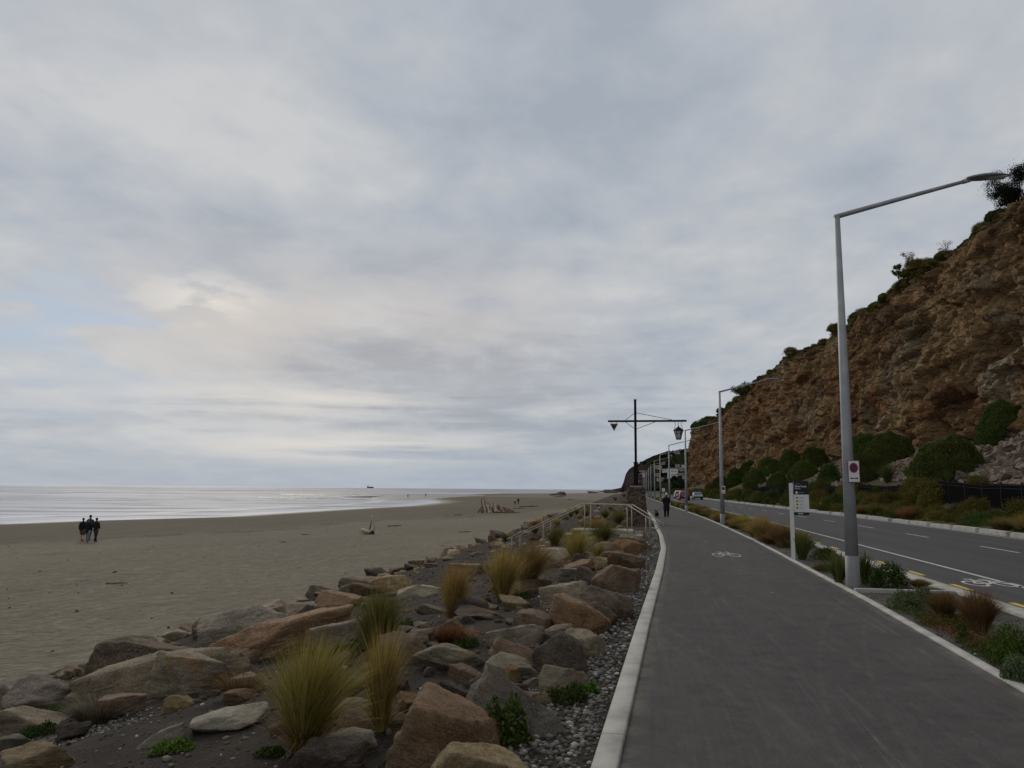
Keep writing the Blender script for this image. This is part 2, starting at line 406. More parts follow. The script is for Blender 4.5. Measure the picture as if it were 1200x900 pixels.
def m_rock(name, cols, lich=.3):
    n = NT(name); r = n.rand(); loc = n.coord()
    off = n.node('ShaderNodeCombineXYZ'); 
    for i in range(3): n.L.new(n.math('MULTIPLY', r, 37.0+11*i), off.inputs[i])
    v = n.node('ShaderNodeVectorMath'); v.operation = 'ADD'; n.L.new(loc, v.inputs[0]); n.L.new(off.outputs[0], v.inputs[1]); p = v.outputs[0]
    big = n.noise(p, 1.1, 5, .6, .8); mid = n.noise(p, 4, 6, .65, .3); fine = n.noise(p, 26, 5, .7)
    a, b, c_, d_ = cols
    col = n.ramp(big, [(.32, a), (.46, b), (.58, c_), (.72, d_)])
    col = n.mix(n.rng(mid, .42, .68, 0, .65), col, tuple(q*.45 for q in b))
    col = n.mix(n.rng(fine, .5, .72, 0, .5), col, tuple(min(.6, q*1.8+.02) for q in c_))
    vein = n.noise(n.mapping(p, (1, 1, 2.6), (0, 0, 0), (.6, .3, 0)), 1.6, 5, .65, 1.4)
    col = n.mix(n.rng(n.math('ABSOLUTE', n.math('SUBTRACT', vein, .5)), .0, .012, .55, 0), col, (.36, .31, .25))
    so_ = n.noise(p, .9, 4, .6, 1.2); col = n.mix(n.rng(so_, .54, .66, 0, .6), col, (.235, .135, .065) if a[0] > a[2]*1.3 else (.2, .15, .095))
    lc = n.noise(p, 2.3, 6, .7); col = n.mix(n.rng(lc, .6, .68, 0, lich), col, (.30, .275, .225))
    gr = n.noise(p, 60, 4, .75); col = n.mix(n.rng(gr, .54, .68, 0, .55), col, tuple(min(.7, q*2.0+.03) for q in c_)); col = n.mix(n.rng(gr, .34, .45, .6, 0), col, tuple(q*.3 for q in b))
    pit = n.voro(p, 7); col = n.mix(n.rng(pit, .05, .16, .55, 0), col, tuple(q*.3 for q in b))
    hue = n.node('ShaderNodeHueSaturation'); n.L.new(n.rng(r, 0, 1, .78, 1.25), hue.inputs['Value']); n.L.new(n.rng(n.math('FRACT', n.math('MULTIPLY', r, 7.7)), 0, 1, .75, 1.15), hue.inputs['Saturation']); n.L.new(col, hue.inputs['Color'])
    cr = n.voro(n.mapping(p, (1, 1, 2.2), (0, 0, 0), (.4, .5, 0)), 2.2, 'DISTANCE_TO_EDGE')
    st = n.noise(n.mapping(p, (.5, .5, 4.5), (0, 0, 0), (.5, .35, 0)), 2.2, 6, .7, .5)
    h = n.math('ADD', n.math('ADD', n.math('MULTIPLY', mid, .55), n.math('MULTIPLY', st, .5)), n.math('ADD', n.math('MULTIPLY', fine, .3), n.math('MULTIPLY', n.rng(cr, 0, .05, 0, .035), 1)))
    return n.fin(hue.outputs[0], .88, n.bump(h, 1.0, .13), spec=.2)
M['r_tan'] = m_rock('tan_rock', [(0.134, 0.090, 0.052), (0.287, 0.198, 0.108), (0.403, 0.306, 0.184), (0.244, 0.138, 0.063)])
M['r_orange'] = m_rock('orange_brown_rock', [(0.156, 0.078, 0.036), (0.246, 0.138, 0.062), (0.258, 0.178, 0.105), (0.120, 0.076, 0.045)], .4)
M['r_grey'] = m_rock('grey_rock', [(0.102, 0.086, 0.062), (0.198, 0.167, 0.120), (0.288, 0.247, 0.180), (0.156, 0.103, 0.062)], .45)
M['r_dark'] = m_rock('dark_brown_rock', [(0.046, 0.035, 0.025), (0.098, 0.069, 0.047), (0.161, 0.121, 0.083), (0.115, 0.069, 0.039)], .3)
M['r_pale'] = m_rock('pale_rock', [(0.220, 0.180, 0.113), (0.354, 0.294, 0.189), (0.451, 0.396, 0.281), (0.293, 0.216, 0.119)], .4)
M['r_scree'] = m_rock('pinkish_grey_rubble_rock', [(0.069, 0.049, 0.039), (0.132, 0.095, 0.075), (0.218, 0.174, 0.137), (0.103, 0.069, 0.054)], .4)
def m_peb():
    n = NT('gravel_stones'); i = n.island()
    c = n.ramp(i, [(0, (.04, .037, .033)), (.35, (.085, .08, .072)), (.65, (.135, .128, .115)), (.88, (.19, .165, .13)), (1, (.40, .39, .36))])
    return n.fin(c, .85, n.bump(n.noise(n.pos(), 80, 3), .3, .004), spec=.25)
M['peb'] = m_peb()
def m_bits():
    n = NT('bark_and_grit'); i = n.island()
    c = n.ramp(i, [(0, (.03, .022, .016)), (.5, (.07, .052, .038)), (.8, (.12, .10, .08)), (.94, (.2, .18, .15)), (1, (.5, .48, .44))])
    return n.fin(c, .9, spec=.2)
M['bits'] = m_bits()
def m_leaf(name, c1, c2, c3, rough=.6, tr=0.12):
    n = NT(name); i = n.island(); r = n.rand(); p = n.pos()
    col = n.ramp(i, [(0, c1), (.5, c2), (1, c3)])
    cl = n.noise(p, 1.7, 3, .6); col = n.mix(n.rng(cl, .35, .65, .35, 0), col, c1)
    hue = n.node('ShaderNodeHueSaturation'); n.L.new(n.rng(r, 0, 1, .75, 1.3), hue.inputs['Value']); n.L.new(n.rng(n.math('FRACT', n.math('MULTIPLY', r, 5.3)), 0, 1, .475, .52), hue.inputs['Hue']); n.L.new(col, hue.inputs['Color'])
    m_ = n.fin(hue.outputs[0], .8, None, spec=.07)
    t = n.node('ShaderNodeBsdfTranslucent'); n.L.new(hue.outputs[0], t.inputs['Color'])
    x = n.node('ShaderNodeMixShader'); x.inputs[0].default_value = tr; n.L.new(n.b.outputs[0], x.inputs[1]); n.L.new(t.outputs[0], x.inputs[2]); n.L.new(x.outputs[0], n.out.inputs['Surface'])
    return m_
M['g_tuss'] = m_leaf('golden_green_tussock_blade', (.145, .105, .025), (.30, .22, .058), (.48, .37, .145), tr=.3)
M['g_tussd'] = m_leaf('olive_tussock_blade', (.07, .07, .018), (.14, .13, .033), (.25, .215, .075), tr=.3)
M['g_base'] = m_leaf('tussock_dead_base', (.12, .065, .022), (.22, .12, .042), (.30, .20, .09), tr=.15)
M['g_brown'] = m_leaf('brown_sedge_blade', (.12, .065, .03), (.20, .115, .05), (.29, .19, .09), tr=.25)
M['g_flax'] = m_leaf('flax_blade', (.045, .065, .018), (.085, .11, .03), (.15, .165, .045), tr=.2)
M['l_dark'] = m_leaf('dark_green_leaf', (.032, .048, .010), (.070, .095, .018), (.14, .165, .042))
M['l_olive'] = m_leaf('olive_brown_leaf', (.055, .048, .011), (.11, .094, .020), (.175, .145, .036))
M['l_green'] = m_leaf('mid_green_leaf', (.028, .044, .010), (.05, .075, .016), (.09, .12, .03))
M['l_pale'] = m_leaf('pale_grey_green_leaf', (.075, .10, .045), (.13, .165, .075), (.21, .25, .125))
M['l_lime'] = m_leaf('bright_green_leaf', (.045, .085, .012), (.075, .13, .02), (.12, .19, .035))
M['l_far'] = m_leaf('far_tree_leaf', (.006, .009, .005), (.011, .016, .008), (.022, .028, .014), tr=.05)
M['l_sedge'] = m_leaf('orange_brown_mat_leaf', (.085, .042, .014), (.15, .078, .026), (.22, .13, .05))
M['twig'] = m_leaf('dry_grey_twig', (.13, .10, .07), (.21, .17, .12), (.30, .25, .19), tr=.02)
SCAR = tuple(at(1178, 420, 88))
def m_cliff():
    n = NT('cliff_rock'); p = n.pos(); nz = n.sep(n.node('ShaderNodeNewGeometry').outputs['Normal'])[2]
    z = n.sep(p)[2]
    w = n.mapping(p, (.03, .018, .05)); A = n.noise(w, 1, 6, .6, .7); B = n.noise(n.mapping(p, (.09, .06, .14)), 1, 6, .58, .6); C_ = n.noise(n.mapping(p, (.6, .5, .9)), 1, 6, .7, .3)
    G = n.noise(n.mapping(p, (.04, .03, .03), (9, 4, 3)), 1, 6, .6, .9)
    c = n.ramp(B, [(.28, (0.073, 0.044, 0.025)), (.42, (0.140, 0.079, 0.040)), (.54, (0.208, 0.124, 0.060)), (.66, (0.282, 0.180, 0.091)), (.8, (0.158, 0.100, 0.055))])
    c = n.mix(n.rng(A, .46, .56, 0, .85), c, n.ramp(C_, [(.3, (0.140, 0.066, 0.030)), (.5, (0.222, 0.111, 0.050)), (.7, (0.307, 0.169, 0.078))]))
    Y_ = n.noise(n.mapping(p, (0.060, 0.029, 0.056), (27.300, 3.660, 8.960)), 1, 5, .6, .8); c = n.mix(n.rng(Y_, .55, .63, 0, .7), c, n.ramp(C_, [(.3, (0.168, 0.104, 0.048)), (.5, (0.265, 0.171, 0.081)), (.7, (0.352, 0.239, 0.121))]))
    c = n.mix(n.rng(G, .57, .64, 0, .8), c, n.ramp(C_, [(.3, (0.161, 0.125, 0.080)), (.55, (0.287, 0.221, 0.142)), (.75, (0.392, 0.309, 0.200))]))
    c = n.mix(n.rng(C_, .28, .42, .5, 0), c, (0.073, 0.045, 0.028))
    RD = n.noise(n.mapping(p, (.07, .045, .11), (31, 13, 5)), 1, 5, .65, .9); c = n.mix(n.rng(RD, .54, .63, 0, .7), c, (.085, .042, .026)); c = n.mix(n.rng(RD, .44, .36, 0, .5), c, (.20, .16, .115))
    # pale grey scar left by a rock fall
    pv = n.node('ShaderNodeVectorMath'); pv.operation = 'SUBTRACT'; n.L.new(p, pv.inputs[0]); pv.inputs[1].default_value = SCAR
    pm = n.node('ShaderNodeVectorMath'); pm.operation = 'MULTIPLY'; n.L.new(pv.outputs[0], pm.inputs[0]); pm.inputs[1].default_value = (0.072, 0.168, 0.160)
    pl = n.node('ShaderNodeVectorMath'); pl.operation = 'LENGTH'; n.L.new(pm.outputs[0], pl.inputs[0])
    c = n.mix(n.math('MULTIPLY', n.rng(n.math('ADD', pl.outputs['Value'], n.math('MULTIPLY', n.math('SUBTRACT', C_, .5), 2.2)), .95, .55, 0, 1), .85), c, n.ramp(C_, [(.3, (0.173, 0.136, 0.088)), (.6, (0.347, 0.275, 0.181))]))
    vs = n.noise(n.mapping(p, (0.557, 0.357, 0.077)), 1, 5, .65); c = n.mix(n.rng(vs, .57, .72, 0, .45), c, (0.286, 0.207, 0.120))
    # grass and scrub hold on ledges and along the brow
    gm = n.math('MULTIPLY', n.rng(nz, .48, .78, 0, 1), n.rng(n.noise(p, .35, 5, .7), .35, .5, 0, 1))
    gm = n.math('MAXIMUM', gm, n.math('MULTIPLY', n.attr('brow'), n.rng(n.noise(p, .22, 5, .7), .38, .52, 0, 1)))
    gr = n.ramp(n.noise(p, .8, 6, .7), [(.3, (.022, .022, .009)), (.55, (.05, .047, .018)), (.75, (.10, .085, .035))])
    c = n.mix(n.math('MULTIPLY', gm, .9), c, gr)
    f2 = n.noise(p, 2.6, 6, .75); vv = n.voro(n.mapping(p, (1, 1, 1.5)), .9, 'DISTANCE_TO_EDGE')
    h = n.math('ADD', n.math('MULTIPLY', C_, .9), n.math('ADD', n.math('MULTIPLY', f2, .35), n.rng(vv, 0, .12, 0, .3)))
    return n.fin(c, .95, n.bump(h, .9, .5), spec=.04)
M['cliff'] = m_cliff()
def m_hill():
    n = NT('headland_ground'); p = n.pos(); nz = n.sep(n.node('ShaderNodeNewGeometry').outputs['Normal'])[2]
    a = n.noise(p, .012, 6, .65); b = n.noise(p, .06, 6, .7)
    g = n.ramp(b, [(.3, (.008, .011, .006)), (.5, (.017, .020, .011)), (.68, (.035, .034, .018))])
    r = n.ramp(n.noise(n.mapping(p, (.06, .06, .015)), 1, 6, .7), [(.3, (.018, .013, .012)), (.5, (.042, .031, .028)), (.7, (.08, .062, .052))])
    c = n.mix(n.math('MAXIMUM', n.rng(nz, .75, .55, 0, 1), n.attr('bare')), g, r)
    c = n.mix(n.math('MULTIPLY', n.rng(a, .5, .62, 0, .5), 1), c, (.036, .031, .02))
    return n.fin(c, 1, n.bump(b, .8, 6), spec=.0)
M['hill'] = m_hill()
def m_bank():
    n = NT('hillside_soil'); p = n.pos(); f = n.noise(p, .5, 6, .65); g = n.noise(p, 4, 6, .7); v = n.voro(p, 2.2)
    c = n.ramp(f, [(.3, (.04, .036, .018)), (.5, (.075, .062, .034)), (.7, (.12, .095, .07))])
    c = n.mix(n.rng(g, .5, .7, 0, .6), c, (.15, .125, .10))
    return n.fin(c, .95, n.bump(n.math('ADD', g, v), .9, .25), spec=.1)
M['bank'] = m_bank()
def m_land():
    n = NT('flat_land'); p = n.pos(); f = n.noise(p, .08, 6, .65)
    c = n.ramp(f, [(.3, (.03, .03, .014)), (.55, (.065, .058, .028)), (.75, (.11, .095, .05))])
    return n.fin(c, .95, n.bump(n.noise(p, 1.5, 4), .5, .2), spec=.1)
M['land'] = m_land()
def m_verge():
    n = NT('verge_mulch'); p = n.pos(); f = n.noise(p, 1.3, 6, .65); g = n.noise(p, 50, 4, .7); v = n.voro(p, 60)
    c = n.ramp(f, [(.3, (.055, .048, .04)), (.55, (.105, .096, .085)), (.75, (.14, .13, .115))])
    c = n.mix(n.rng(v, .1, .25, .4, 0), c, (.24, .225, .2))
    c = n.mix(n.rng(g, .5, .7, 0, .5), c, (.05, .042, .034))
    return n.fin(c, .95, n.bump(n.math('ADD', g, v), .9, .02), spec=.15)
M['verge'] = m_verge()
def m_stonework():
    n = NT('rubble_stonework'); p = n.coord(); v = n.voro(n.mapping(p, (1, 1, 1.25)), 4.6, 'DISTANCE_TO_EDGE'); k = n.voro(n.mapping(p, (1, 1, 1.25)), 4.6, 'F1', 'Color')
    f = n.noise(p, 9, 5, .7)
    st = n.mix(n.sep(k)[0], (.05, .035, .026), (.16, .105, .07)); st = n.mix(n.rng(f, .4, .7, 0, .5), st, (.045, .035, .028))
    c = n.mix(n.rng(v, .03, .07, 1, 0), st, (.24, .20, .155))
    return n.fin(c, .93, n.bump(n.rng(v, 0, .12, 0, 1), 1, .06), spec=.2)
M['stonework'] = m_stonework()
def m_lampglass():
    n = NT('lantern_glass'); return n.fin((.42, .41, .38), .35, None, spec=.5)
M['lglass'] = m_lampglass()
def cloth(name, c): return plain(name, c, .9, 0, .15, 14, .15, .3)
# ---------------------------------------------------------------- world and sun
def build_world():
    w = bpy.data.worlds.new('World'); sc.world = w; w.use_nodes = True
    n = NT('w', w.node_tree); bg = n.N['Background']; out = n.N['World Output']
    d = n.coord(False); s = n.sep(d); z = s[2]
    sky = n.node('ShaderNodeTexSky'); sky.sky_type = 'NISHITA'; sky.sun_disc = False
    sky.sun_elevation = math.radians(SUN_EL); sky.sun_rotation = math.radians(SUN_AZ); sky.air_density = 1; sky.dust_density = .6; sky.ozone_density = 2
    # cloud deck: directions projected on a flat layer, so that the clouds foreshorten towards the horizon
    zz = n.math('ADD', n.math('MAXIMUM', z, 0), .17)
    cx = n.math('DIVIDE', s[0], zz); cy = n.math('DIVIDE', s[1], zz)
    cv = n.node('ShaderNodeCombineXYZ'); n.L.new(cx, cv.inputs[0]); n.L.new(cy, cv.inputs[1]); q = cv.outputs[0]
    lo = n.noise(n.mapping(q, (.8, .7, 1), (3.1, .4, 0)), 1, 3, .5, .3)
    md = n.noise(n.mapping(q, (1.9, 1.7, 1), (1.7, 5.2, 0)), 1, 6, .52, .35)
    hi = n.noise(n.mapping(q, (5.2, 4.4, 1), (8.3, 2.1, 0)), 1, 6, .58, .2)
    t = n.math('ADD', n.math('MULTIPLY', lo, .34), n.math('ADD', n.math('MULTIPLY', md, .42), n.math('MULTIPLY', hi, .24)))
    def blob(px, py, width, flat=1.0):
        v = Vector(at(px, py, 1)-EYEV).normalized()
        cb = n.node('ShaderNodeVectorMath'); cb.operation = 'SUBTRACT'; n.L.new(d, cb.inputs[0]); cb.inputs[1].default_value = v
        sc_ = n.node('ShaderNodeVectorMath'); sc_.operation = 'MULTIPLY'; n.L.new(cb.outputs[0], sc_.inputs[0]); sc_.inputs[1].default_value = (1, 1, flat)
        ln = n.node('ShaderNodeVectorMath'); ln.operation = 'LENGTH'; n.L.new(sc_.outputs[0], ln.inputs[0])
        e = n.math('ADD', ln.outputs['Value'], n.math('MULTIPLY', n.math('SUBTRACT', md, .5), .35*width*2))
        return n.rng(e, 0, width, 1, 0, True)
    def mad(a, b, k): return n.math('ADD', a, n.math('MULTIPLY', b, k))
    t2 = mad(t, blob(380, 400, .34, 1.8), .045)
    t2 = mad(t2, blob(420, 300, .40, 2.6), -.07)
    t2 = mad(t2, blob(120, 290, .26, 2.4), -.04)
    t2 = mad(t2, blob(540, 450, .36, 3.4), -.085); t2 = mad(t2, blob(640, 330, .3, 2.2), .03)
    t2 = mad(t2, blob(1000, 150, .6, 1.2), -.02)
    t2 = mad(t2, blob(560, 130, .4, 1.5), .02)
    base = n.ramp(t2, [(.39, CL[0]), (.46, CL[1]), (.525, CL[2]), (.595, CL[3])])
    # warm lit lower patch
    warm = n.math('MULTIPLY', n.math('MAXIMUM', blob(290, 380, .30, 2.1), n.math('MULTIPLY', blob(520, 365, .28, 2.2), .7)), n.rng(md, .38, .52, .45, 1))
    base = n.mix(n.math('MULTIPLY', warm, .8), base, CLW)
    pk = n.math('MULTIPLY', blob(235, 352, .11, 2.6), n.rng(hi, .44, .56, 0, 1)); base = n.mix(n.math('MULTIPLY', pk, .8), base, CLB)
    tp = n.math('MULTIPLY', blob(520, 446, .34, 3.4), n.rng(hi, .6, .42, .35, 1)); base = n.mix(n.math('MULTIPLY', tp, .75), base, CLT)
    # breaks to thin blue
    gap = n.math('MULTIPLY', blob(60, 385, .22, 1.7), n.rng(md, .55, .44, 0, 1)); base = n.mix(n.math('MULTIPLY', gap, .65), base, CLG)
    # streaks low over the sea
    st = n.noise(n.mapping(d, (3.0, 3.0, 42), (.3, .9, .2)), 1, 6, .55, .35); low = n.math('MULTIPLY', n.rng(z, .015, .06, 0, 1), n.rng(z, .19, .09, 0, 1))
    base = n.mix(n.math('MULTIPLY', n.math('MULTIPLY', n.rng(st, .44, .6, 0, 1), low), .5), base, CLS)
    base = n.mix(n.math('MULTIPLY', n.math('MULTIPLY', n.rng(st, .5, .38, 0, 1), low), .15), base, CLD)
    br = n.math('MULTIPLY', n.math('MAXIMUM', blob(430, 524, .26, 9), n.math('MULTIPLY', blob(340, 470, .24, 9), .8)), n.rng(st, .40, .60, 0, 1)); base = n.mix(n.math('MULTIPLY', br, .6), base, CLB)
    base = n.mix(n.rng(z, .07, .0, 0, .7, True), base, CLH)
    base = n.mix(n.math('MULTIPLY', n.math('MAXIMUM', br, n.math('MULTIPLY', blob(290, 492, .16, 12), n.rng(st, .45, .58, 0, .5))), .6), base, CLB)
    base = n.mix(n.rng(z, 0, -.02, 0, 1), base, CLH)
    skm = n.mix(1.0, sky.outputs[0], (SKYK, SKYK, SKYK), 'MULTIPLY')
    fin = n.mix(.02, base, skm)
    n.L.new(fin, bg.inputs['Color']); bg.inputs['Strength'].default_value = .10
    n.L.new(bg.outputs[0], out.inputs['Surface'])
K = 10.0
def lin(r, g, b, k=1.0):
    f = lambda c: ((c/255+.055)/1.055)**2.4 if c > 10 else c/255/12.92
    return tuple(f(c)*K*k for c in (r, g, b))
SUN_EL, SUN_AZ = 20, -33
SKYK = 1.0
CLT = lin(160, 160, 164)
CL = [lin(163, 171, 182), lin(176, 182, 191), lin(187, 191, 196), lin(200, 201, 203)]
CLW = lin(204, 197, 191); CLB = lin(226, 220, 211); CLG = lin(176, 194, 214); CLS = lin(194, 198, 203); CLD = lin(160, 168, 180); CLH = lin(156, 171, 188)
build_world()
sl = bpy.data.lights.new('sun', 'SUN'); sl.energy = 1.15; sl.angle = math.radians(24); sl.color = (1, .93, .83)
so = bpy.data.objects.new('sun', sl); COL.objects.link(so)
_e, _a = math.radians(SUN_EL+12), math.radians(SUN_AZ)
sdir = Vector((math.sin(_a)*math.cos(_e), math.cos(_a)*math.cos(_e), math.sin(_e)))
so.rotation_euler = (-sdir).to_track_quat('-Z', 'Y').to_euler()
sc.view_settings.view_transform = 'Standard'; sc.view_settings.look = 'None'; sc.view_settings.exposure = EXPO = 0.0; sc.view_settings.gamma = 1

# ---------------------------------------------------------------- terrain functions
SEA = -3.25
def S(y): y = np.asarray(y, float); t = np.maximum(y-40, 0); return -.0245*np.where(t < 20, t*t/40, t-10)
LX = ([-40, 0, 5, 10.8, 18, 25, 32, 40, 60, 2000], [-.38, -.27, -.215, 0, .30, .53, .55, .47, .45, .45])
RX = ([-40, 0, 7, 14, 30, 60, 100, 2000], [3.0, 3.05, 3.16, 3.38, 3.6, 3.5, 3.4, 3.4])
def pathL(y): return ip(y, *LX)+S(y)
def pathR(y): return ip(y, *RX)+S(y)
KX = 5.45; FARK = 14.75
def roadL(y): return KX+S(y)+0*np.asarray(y)
def roadR(y): return FARK+S(y)+0*np.asarray(y)
ROADZ = -.10
water_px = [(-500, 628), (-200, 620), (0, 614), (100, 610), (250, 606), (400, 597), (480, 593), (518, 588.6), (505, 585.6), (450, 584.2), (400, 583.2), (395, 582.0), (440, 582), (520, 580.2), (560, 579.0), (700, 578.2), (745, 577.8)]
bar_px = []
wp = [atz(px, py, SEA) for px, py in water_px]
WP = np.array([[p.x, p.y] for p in wp]); 
WPOLY = np.vstack([[[-600, -300]], [[-130, -300]], [[-100, 0]], WP, [[-20, 9000], [-60000, 9000], [-60000, -300]]])
def sdist(x, y):
    'signed distance to the water (positive on land)'
    x = np.asarray(x, float).ravel(); y = np.asarray(y, float).ravel()
    n = len(WPOLY); best = np.full(len(x), 1e18); ins = np.zeros(len(x), bool)
    for i in range(n):
        ax, ay = WPOLY[i]; bx, by = WPOLY[(i+1) % n]
        dx, dy = bx-ax, by-ay; L2 = dx*dx+dy*dy
        t = np.clip(((x-ax)*dx+(y-ay)*dy)/L2, 0, 1)
        best = np.minimum(best, (x-ax-t*dx)**2+(y-ay-t*dy)**2)
        c = ((ay > y) != (by > y)) & (x < (bx-ax)*(y-ay)/(by-ay+1e-12)+ax)
        ins ^= c
    d = np.sqrt(best); return np.where(ins, -d, d)
# long low sand bar lying in the shallows
BARS = [(atz(455, 585.6, SEA), atz(545, 581, SEA)), (atz(300, 583.0, SEA), atz(398, 583.4, SEA)), (atz(330, 579.2, SEA), atz(545, 580.0, SEA))]
def bars(x, y):
    r = np.full(len(x), -9.)
    for (a, b), bw in zip(BARS, (22, 26, 75)):
        dx, dy = b.x-a.x, b.y-a.y; L2 = dx*dx+dy*dy; t = np.clip(((x-a.x)*dx+(y-a.y)*dy)/L2, 0, 1)
        wv = bw*np.sqrt(np.maximum(1-(2*t-1)**2, 0))
        d = wv-np.sqrt((x-a.x-t*dx)**2+(y-a.y-t*dy)**2); r = np.maximum(r, d)
    return r
def beach_z(x, y):
    x = np.asarray(x, float).ravel(); y = np.asarray(y, float).ravel()
    d = sdist(x, y)
    z = SEA+np.where(d > 0, .03*np.minimum(d, 25)+.005*np.clip(d-25, 0, 50)+0*d, .02*np.maximum(d, -60))
    P = np.stack([x*.05, y*.05, x*0], 1)
    z = z+sst(2, 30, d)*(.10*fbm(P, 3, 5)+.035*fbm(P*9, 3, 6)*sst(200, 60, np.hypot(x, y)))
    b = bars(x, y); z = np.where(b > 0, np.maximum(z, SEA+.02*np.minimum(b, 12)+.12), z)
    return z
def bz1(x, y): return float(beach_z([x], [y])[0])
PU = [-60, -13.2, -12.2, -11, -9.6, -8.2, -6, -4.2, -2.8, -1.5, -.95, -.42, 0]
PZ = [-3.2, -2.75, -2.4, -1.85, -1.45, -1.25, -.85, -.5, -.24, -.12, -.09, -.04, -.02]
def bank_z(x, y):
    'planted rock bank between the path and the beach'
    x = np.asarray(x, float).ravel(); y = np.asarray(y, float).ravel()
    u = x-(ip(y, *LX)+S(y)) 
    z = ip(u, PU, PZ)
    P = np.stack([x*.35, y*.35, x*0], 1)
    inn = sst(-.9, -2.2, u)
    z = z+inn*(.16*fbm(P, 3, 21)+.05*fbm(P*6, 3, 22))
    hump = np.exp(-((u+2.6)/1.8)**2)
    z = z+hump*(.35*sst(22, 30, y)*sst(40, 34, y)+.75*sst(50, 75, y)+.3*sst(120, 260, y))
    return z
def kz1(x, y): return float(max(bank_z([x], [y])[0], beach_z([x], [y])[0]))
TY = [0, 98, 178, 254, 410, 490, 520]; CT = [50, 45, 41, 37, 34, 26.2, 24]; CB = [37, 33, 30.5, 28, 27, 24.0, 23]; BZ = [7.5, 7.2, 6.6, 6, 4.5, 3, 2]
CH = ([0, 98, 178, 254, 410, 490, 520], [36.5, 36, 36, 36.5, 37, 38, 36])
def hill_z(x, y):
    'bank on the far side of the road up to the foot of the cliff'
    x = np.asarray(x, float).ravel(); y = np.asarray(y, float).ravel()
    e = roadR(y)+.35; b = ip(y, TY, CB); t = (x-e)/np.maximum(b-e, 1)
    z = .02+ip(t, [0, .18, .4, .7, 1, 1.4, 5], [0, .05, .25, .6, 1, 1.15, 1.2])*ip(y, TY, BZ)
    P = np.stack([x*.15, y*.15, x*0], 1)
    z = z+sst(0, .3, t)*(.5*fbm(P, 4, 31))
    return z*1.0-sst(500, 530, y)*(z+.2)
def hz1(x, y): return float(hill_z([x], [y])[0])
def vz1(x, y):
    return .0

def sheet(name, y0, y1, fl, fr, z, mat, nx=4, step=1.0, zf=None, attrs=None):
    ys = [y0]; 
    while ys[-1] < y1: ys.append(ys[-1]+max(step, abs(ys[-1])*.02*step))
    ys = np.array(ys); t = np.linspace(0, 1, nx)
    Y = np.repeat(ys[:, None], nx, 1); L = fl(ys)[:, None]; R = fr(ys)[:, None]; X = L+(R-L)*t[None, :]
    Z = np.full_like(X, z) if zf is None else zf(X.ravel(), Y.ravel()).reshape(X.shape)
    return link(name, grid_mesh(name, X, Y, Z, mat))

# beach, laid out in rings that widen with distance
def polar(a0, a1, na, rr):
    an = np.radians(np.linspace(a0, a1, na)); A, R = np.meshgrid(an, rr)
    return R*np.sin(A), R*np.cos(A)
rr = np.concatenate([np.geomspace(4, 200, 300), np.geomspace(200, 2400, 330)[1:]])
X, Y = polar(-115, 1.5, 420, rr)
Z = beach_z(X, Y).reshape(X.shape); dd = sdist(X, Y)
kk = (X-(ip(Y, *LX)+S(Y)))
Z = np.where(kk > -11, np.minimum(Z, -2.9), Z)
bm_ = grid_mesh('beach', X, Y, Z, M['sand'])
nzz = fbm(np.stack([X.ravel()*.02, Y.ravel()*.008, X.ravel()*0], 1), 4, 3)
dbar = np.where(bars(X.ravel(), Y.ravel()) > -2, 1.0, dd)
set_attr(bm_, 'shore', dbar); set_attr(bm_, 'wet', sst(54, 47, dd+nzz*12)*.95)
struct(link('beach', bm_))
# sea
rr = np.concatenate([np.geomspace(40, 1500, 520), np.geomspace(1500, 40000, 60)[1:]])
X, Y = polar(-125, 12, 500, rr)
th = math.radians(-62); dx, dy = math.cos(th), math.sin(th)
P = np.stack([X.ravel()*.01, Y.ravel()*.01, X.ravel()*0], 1)
ph = (X.ravel()*dx*-1+Y.ravel()*.45)*2*PI/17+fbm(P, 3, 41)*14
am = .13*np.maximum(fbm(P*2.2, 3, 44)+.15, 0)*2.2*sst(1400, 300, np.hypot(X, Y).ravel())*sst(0, -25, sdist(X, Y))
Zs = SEA+am*(1-abs(np.sin(ph/2)))**1.6
sea = grid_mesh('sea', X, Y, Zs.reshape(X.shape), M['sea']); set_attr(sea, 'shoredist', -sdist(X, Y)); struct(link('sea', sea))
# bank ground
sheet_b = sheet('bank_ground', -14, 520, lambda y: pathL(y)-13.4, lambda y: pathL(y)-.10, 0, M['soil'], 110, .22, bank_z)
struct(sheet_b)
# land under everything on the right and far
def land_z(x, y): return np.full(len(x), -.22)
struct(sheet('flat_land', -40, 2300, lambda y: pathL(y)-.15, lambda y: S(y)*0+500, 0, M['land'], 40, 6, land_z))
_p = struct(sheet('path', -14, 520, lambda y: pathL(y), lambda y: pathR(y), .0, M['path'], 7, .8)); set_attr(_p.data, 'across', np.tile(np.linspace(0, 1, 7), len(_p.data.vertices)//7))
struct(sheet('verge_ground', -14, 520, lambda y: pathR(y)+.12, lambda y: roadL(y)-.28, 0, M['verge'], 12, .35, lambda x, y: -.015+.03*fbm(np.stack([x, y, x*0], 1), 3, 61)))
struct(sheet('road', -40, 520, roadL, roadR, ROADZ, M['road'], 8, 1))
hillx = lambda y: ip(y, TY, CB)+6
struct(sheet('hillside_ground', -14, 505, lambda y: roadR(y)+.30, hillx, 0, M['bank'], 70, .5, hill_z))
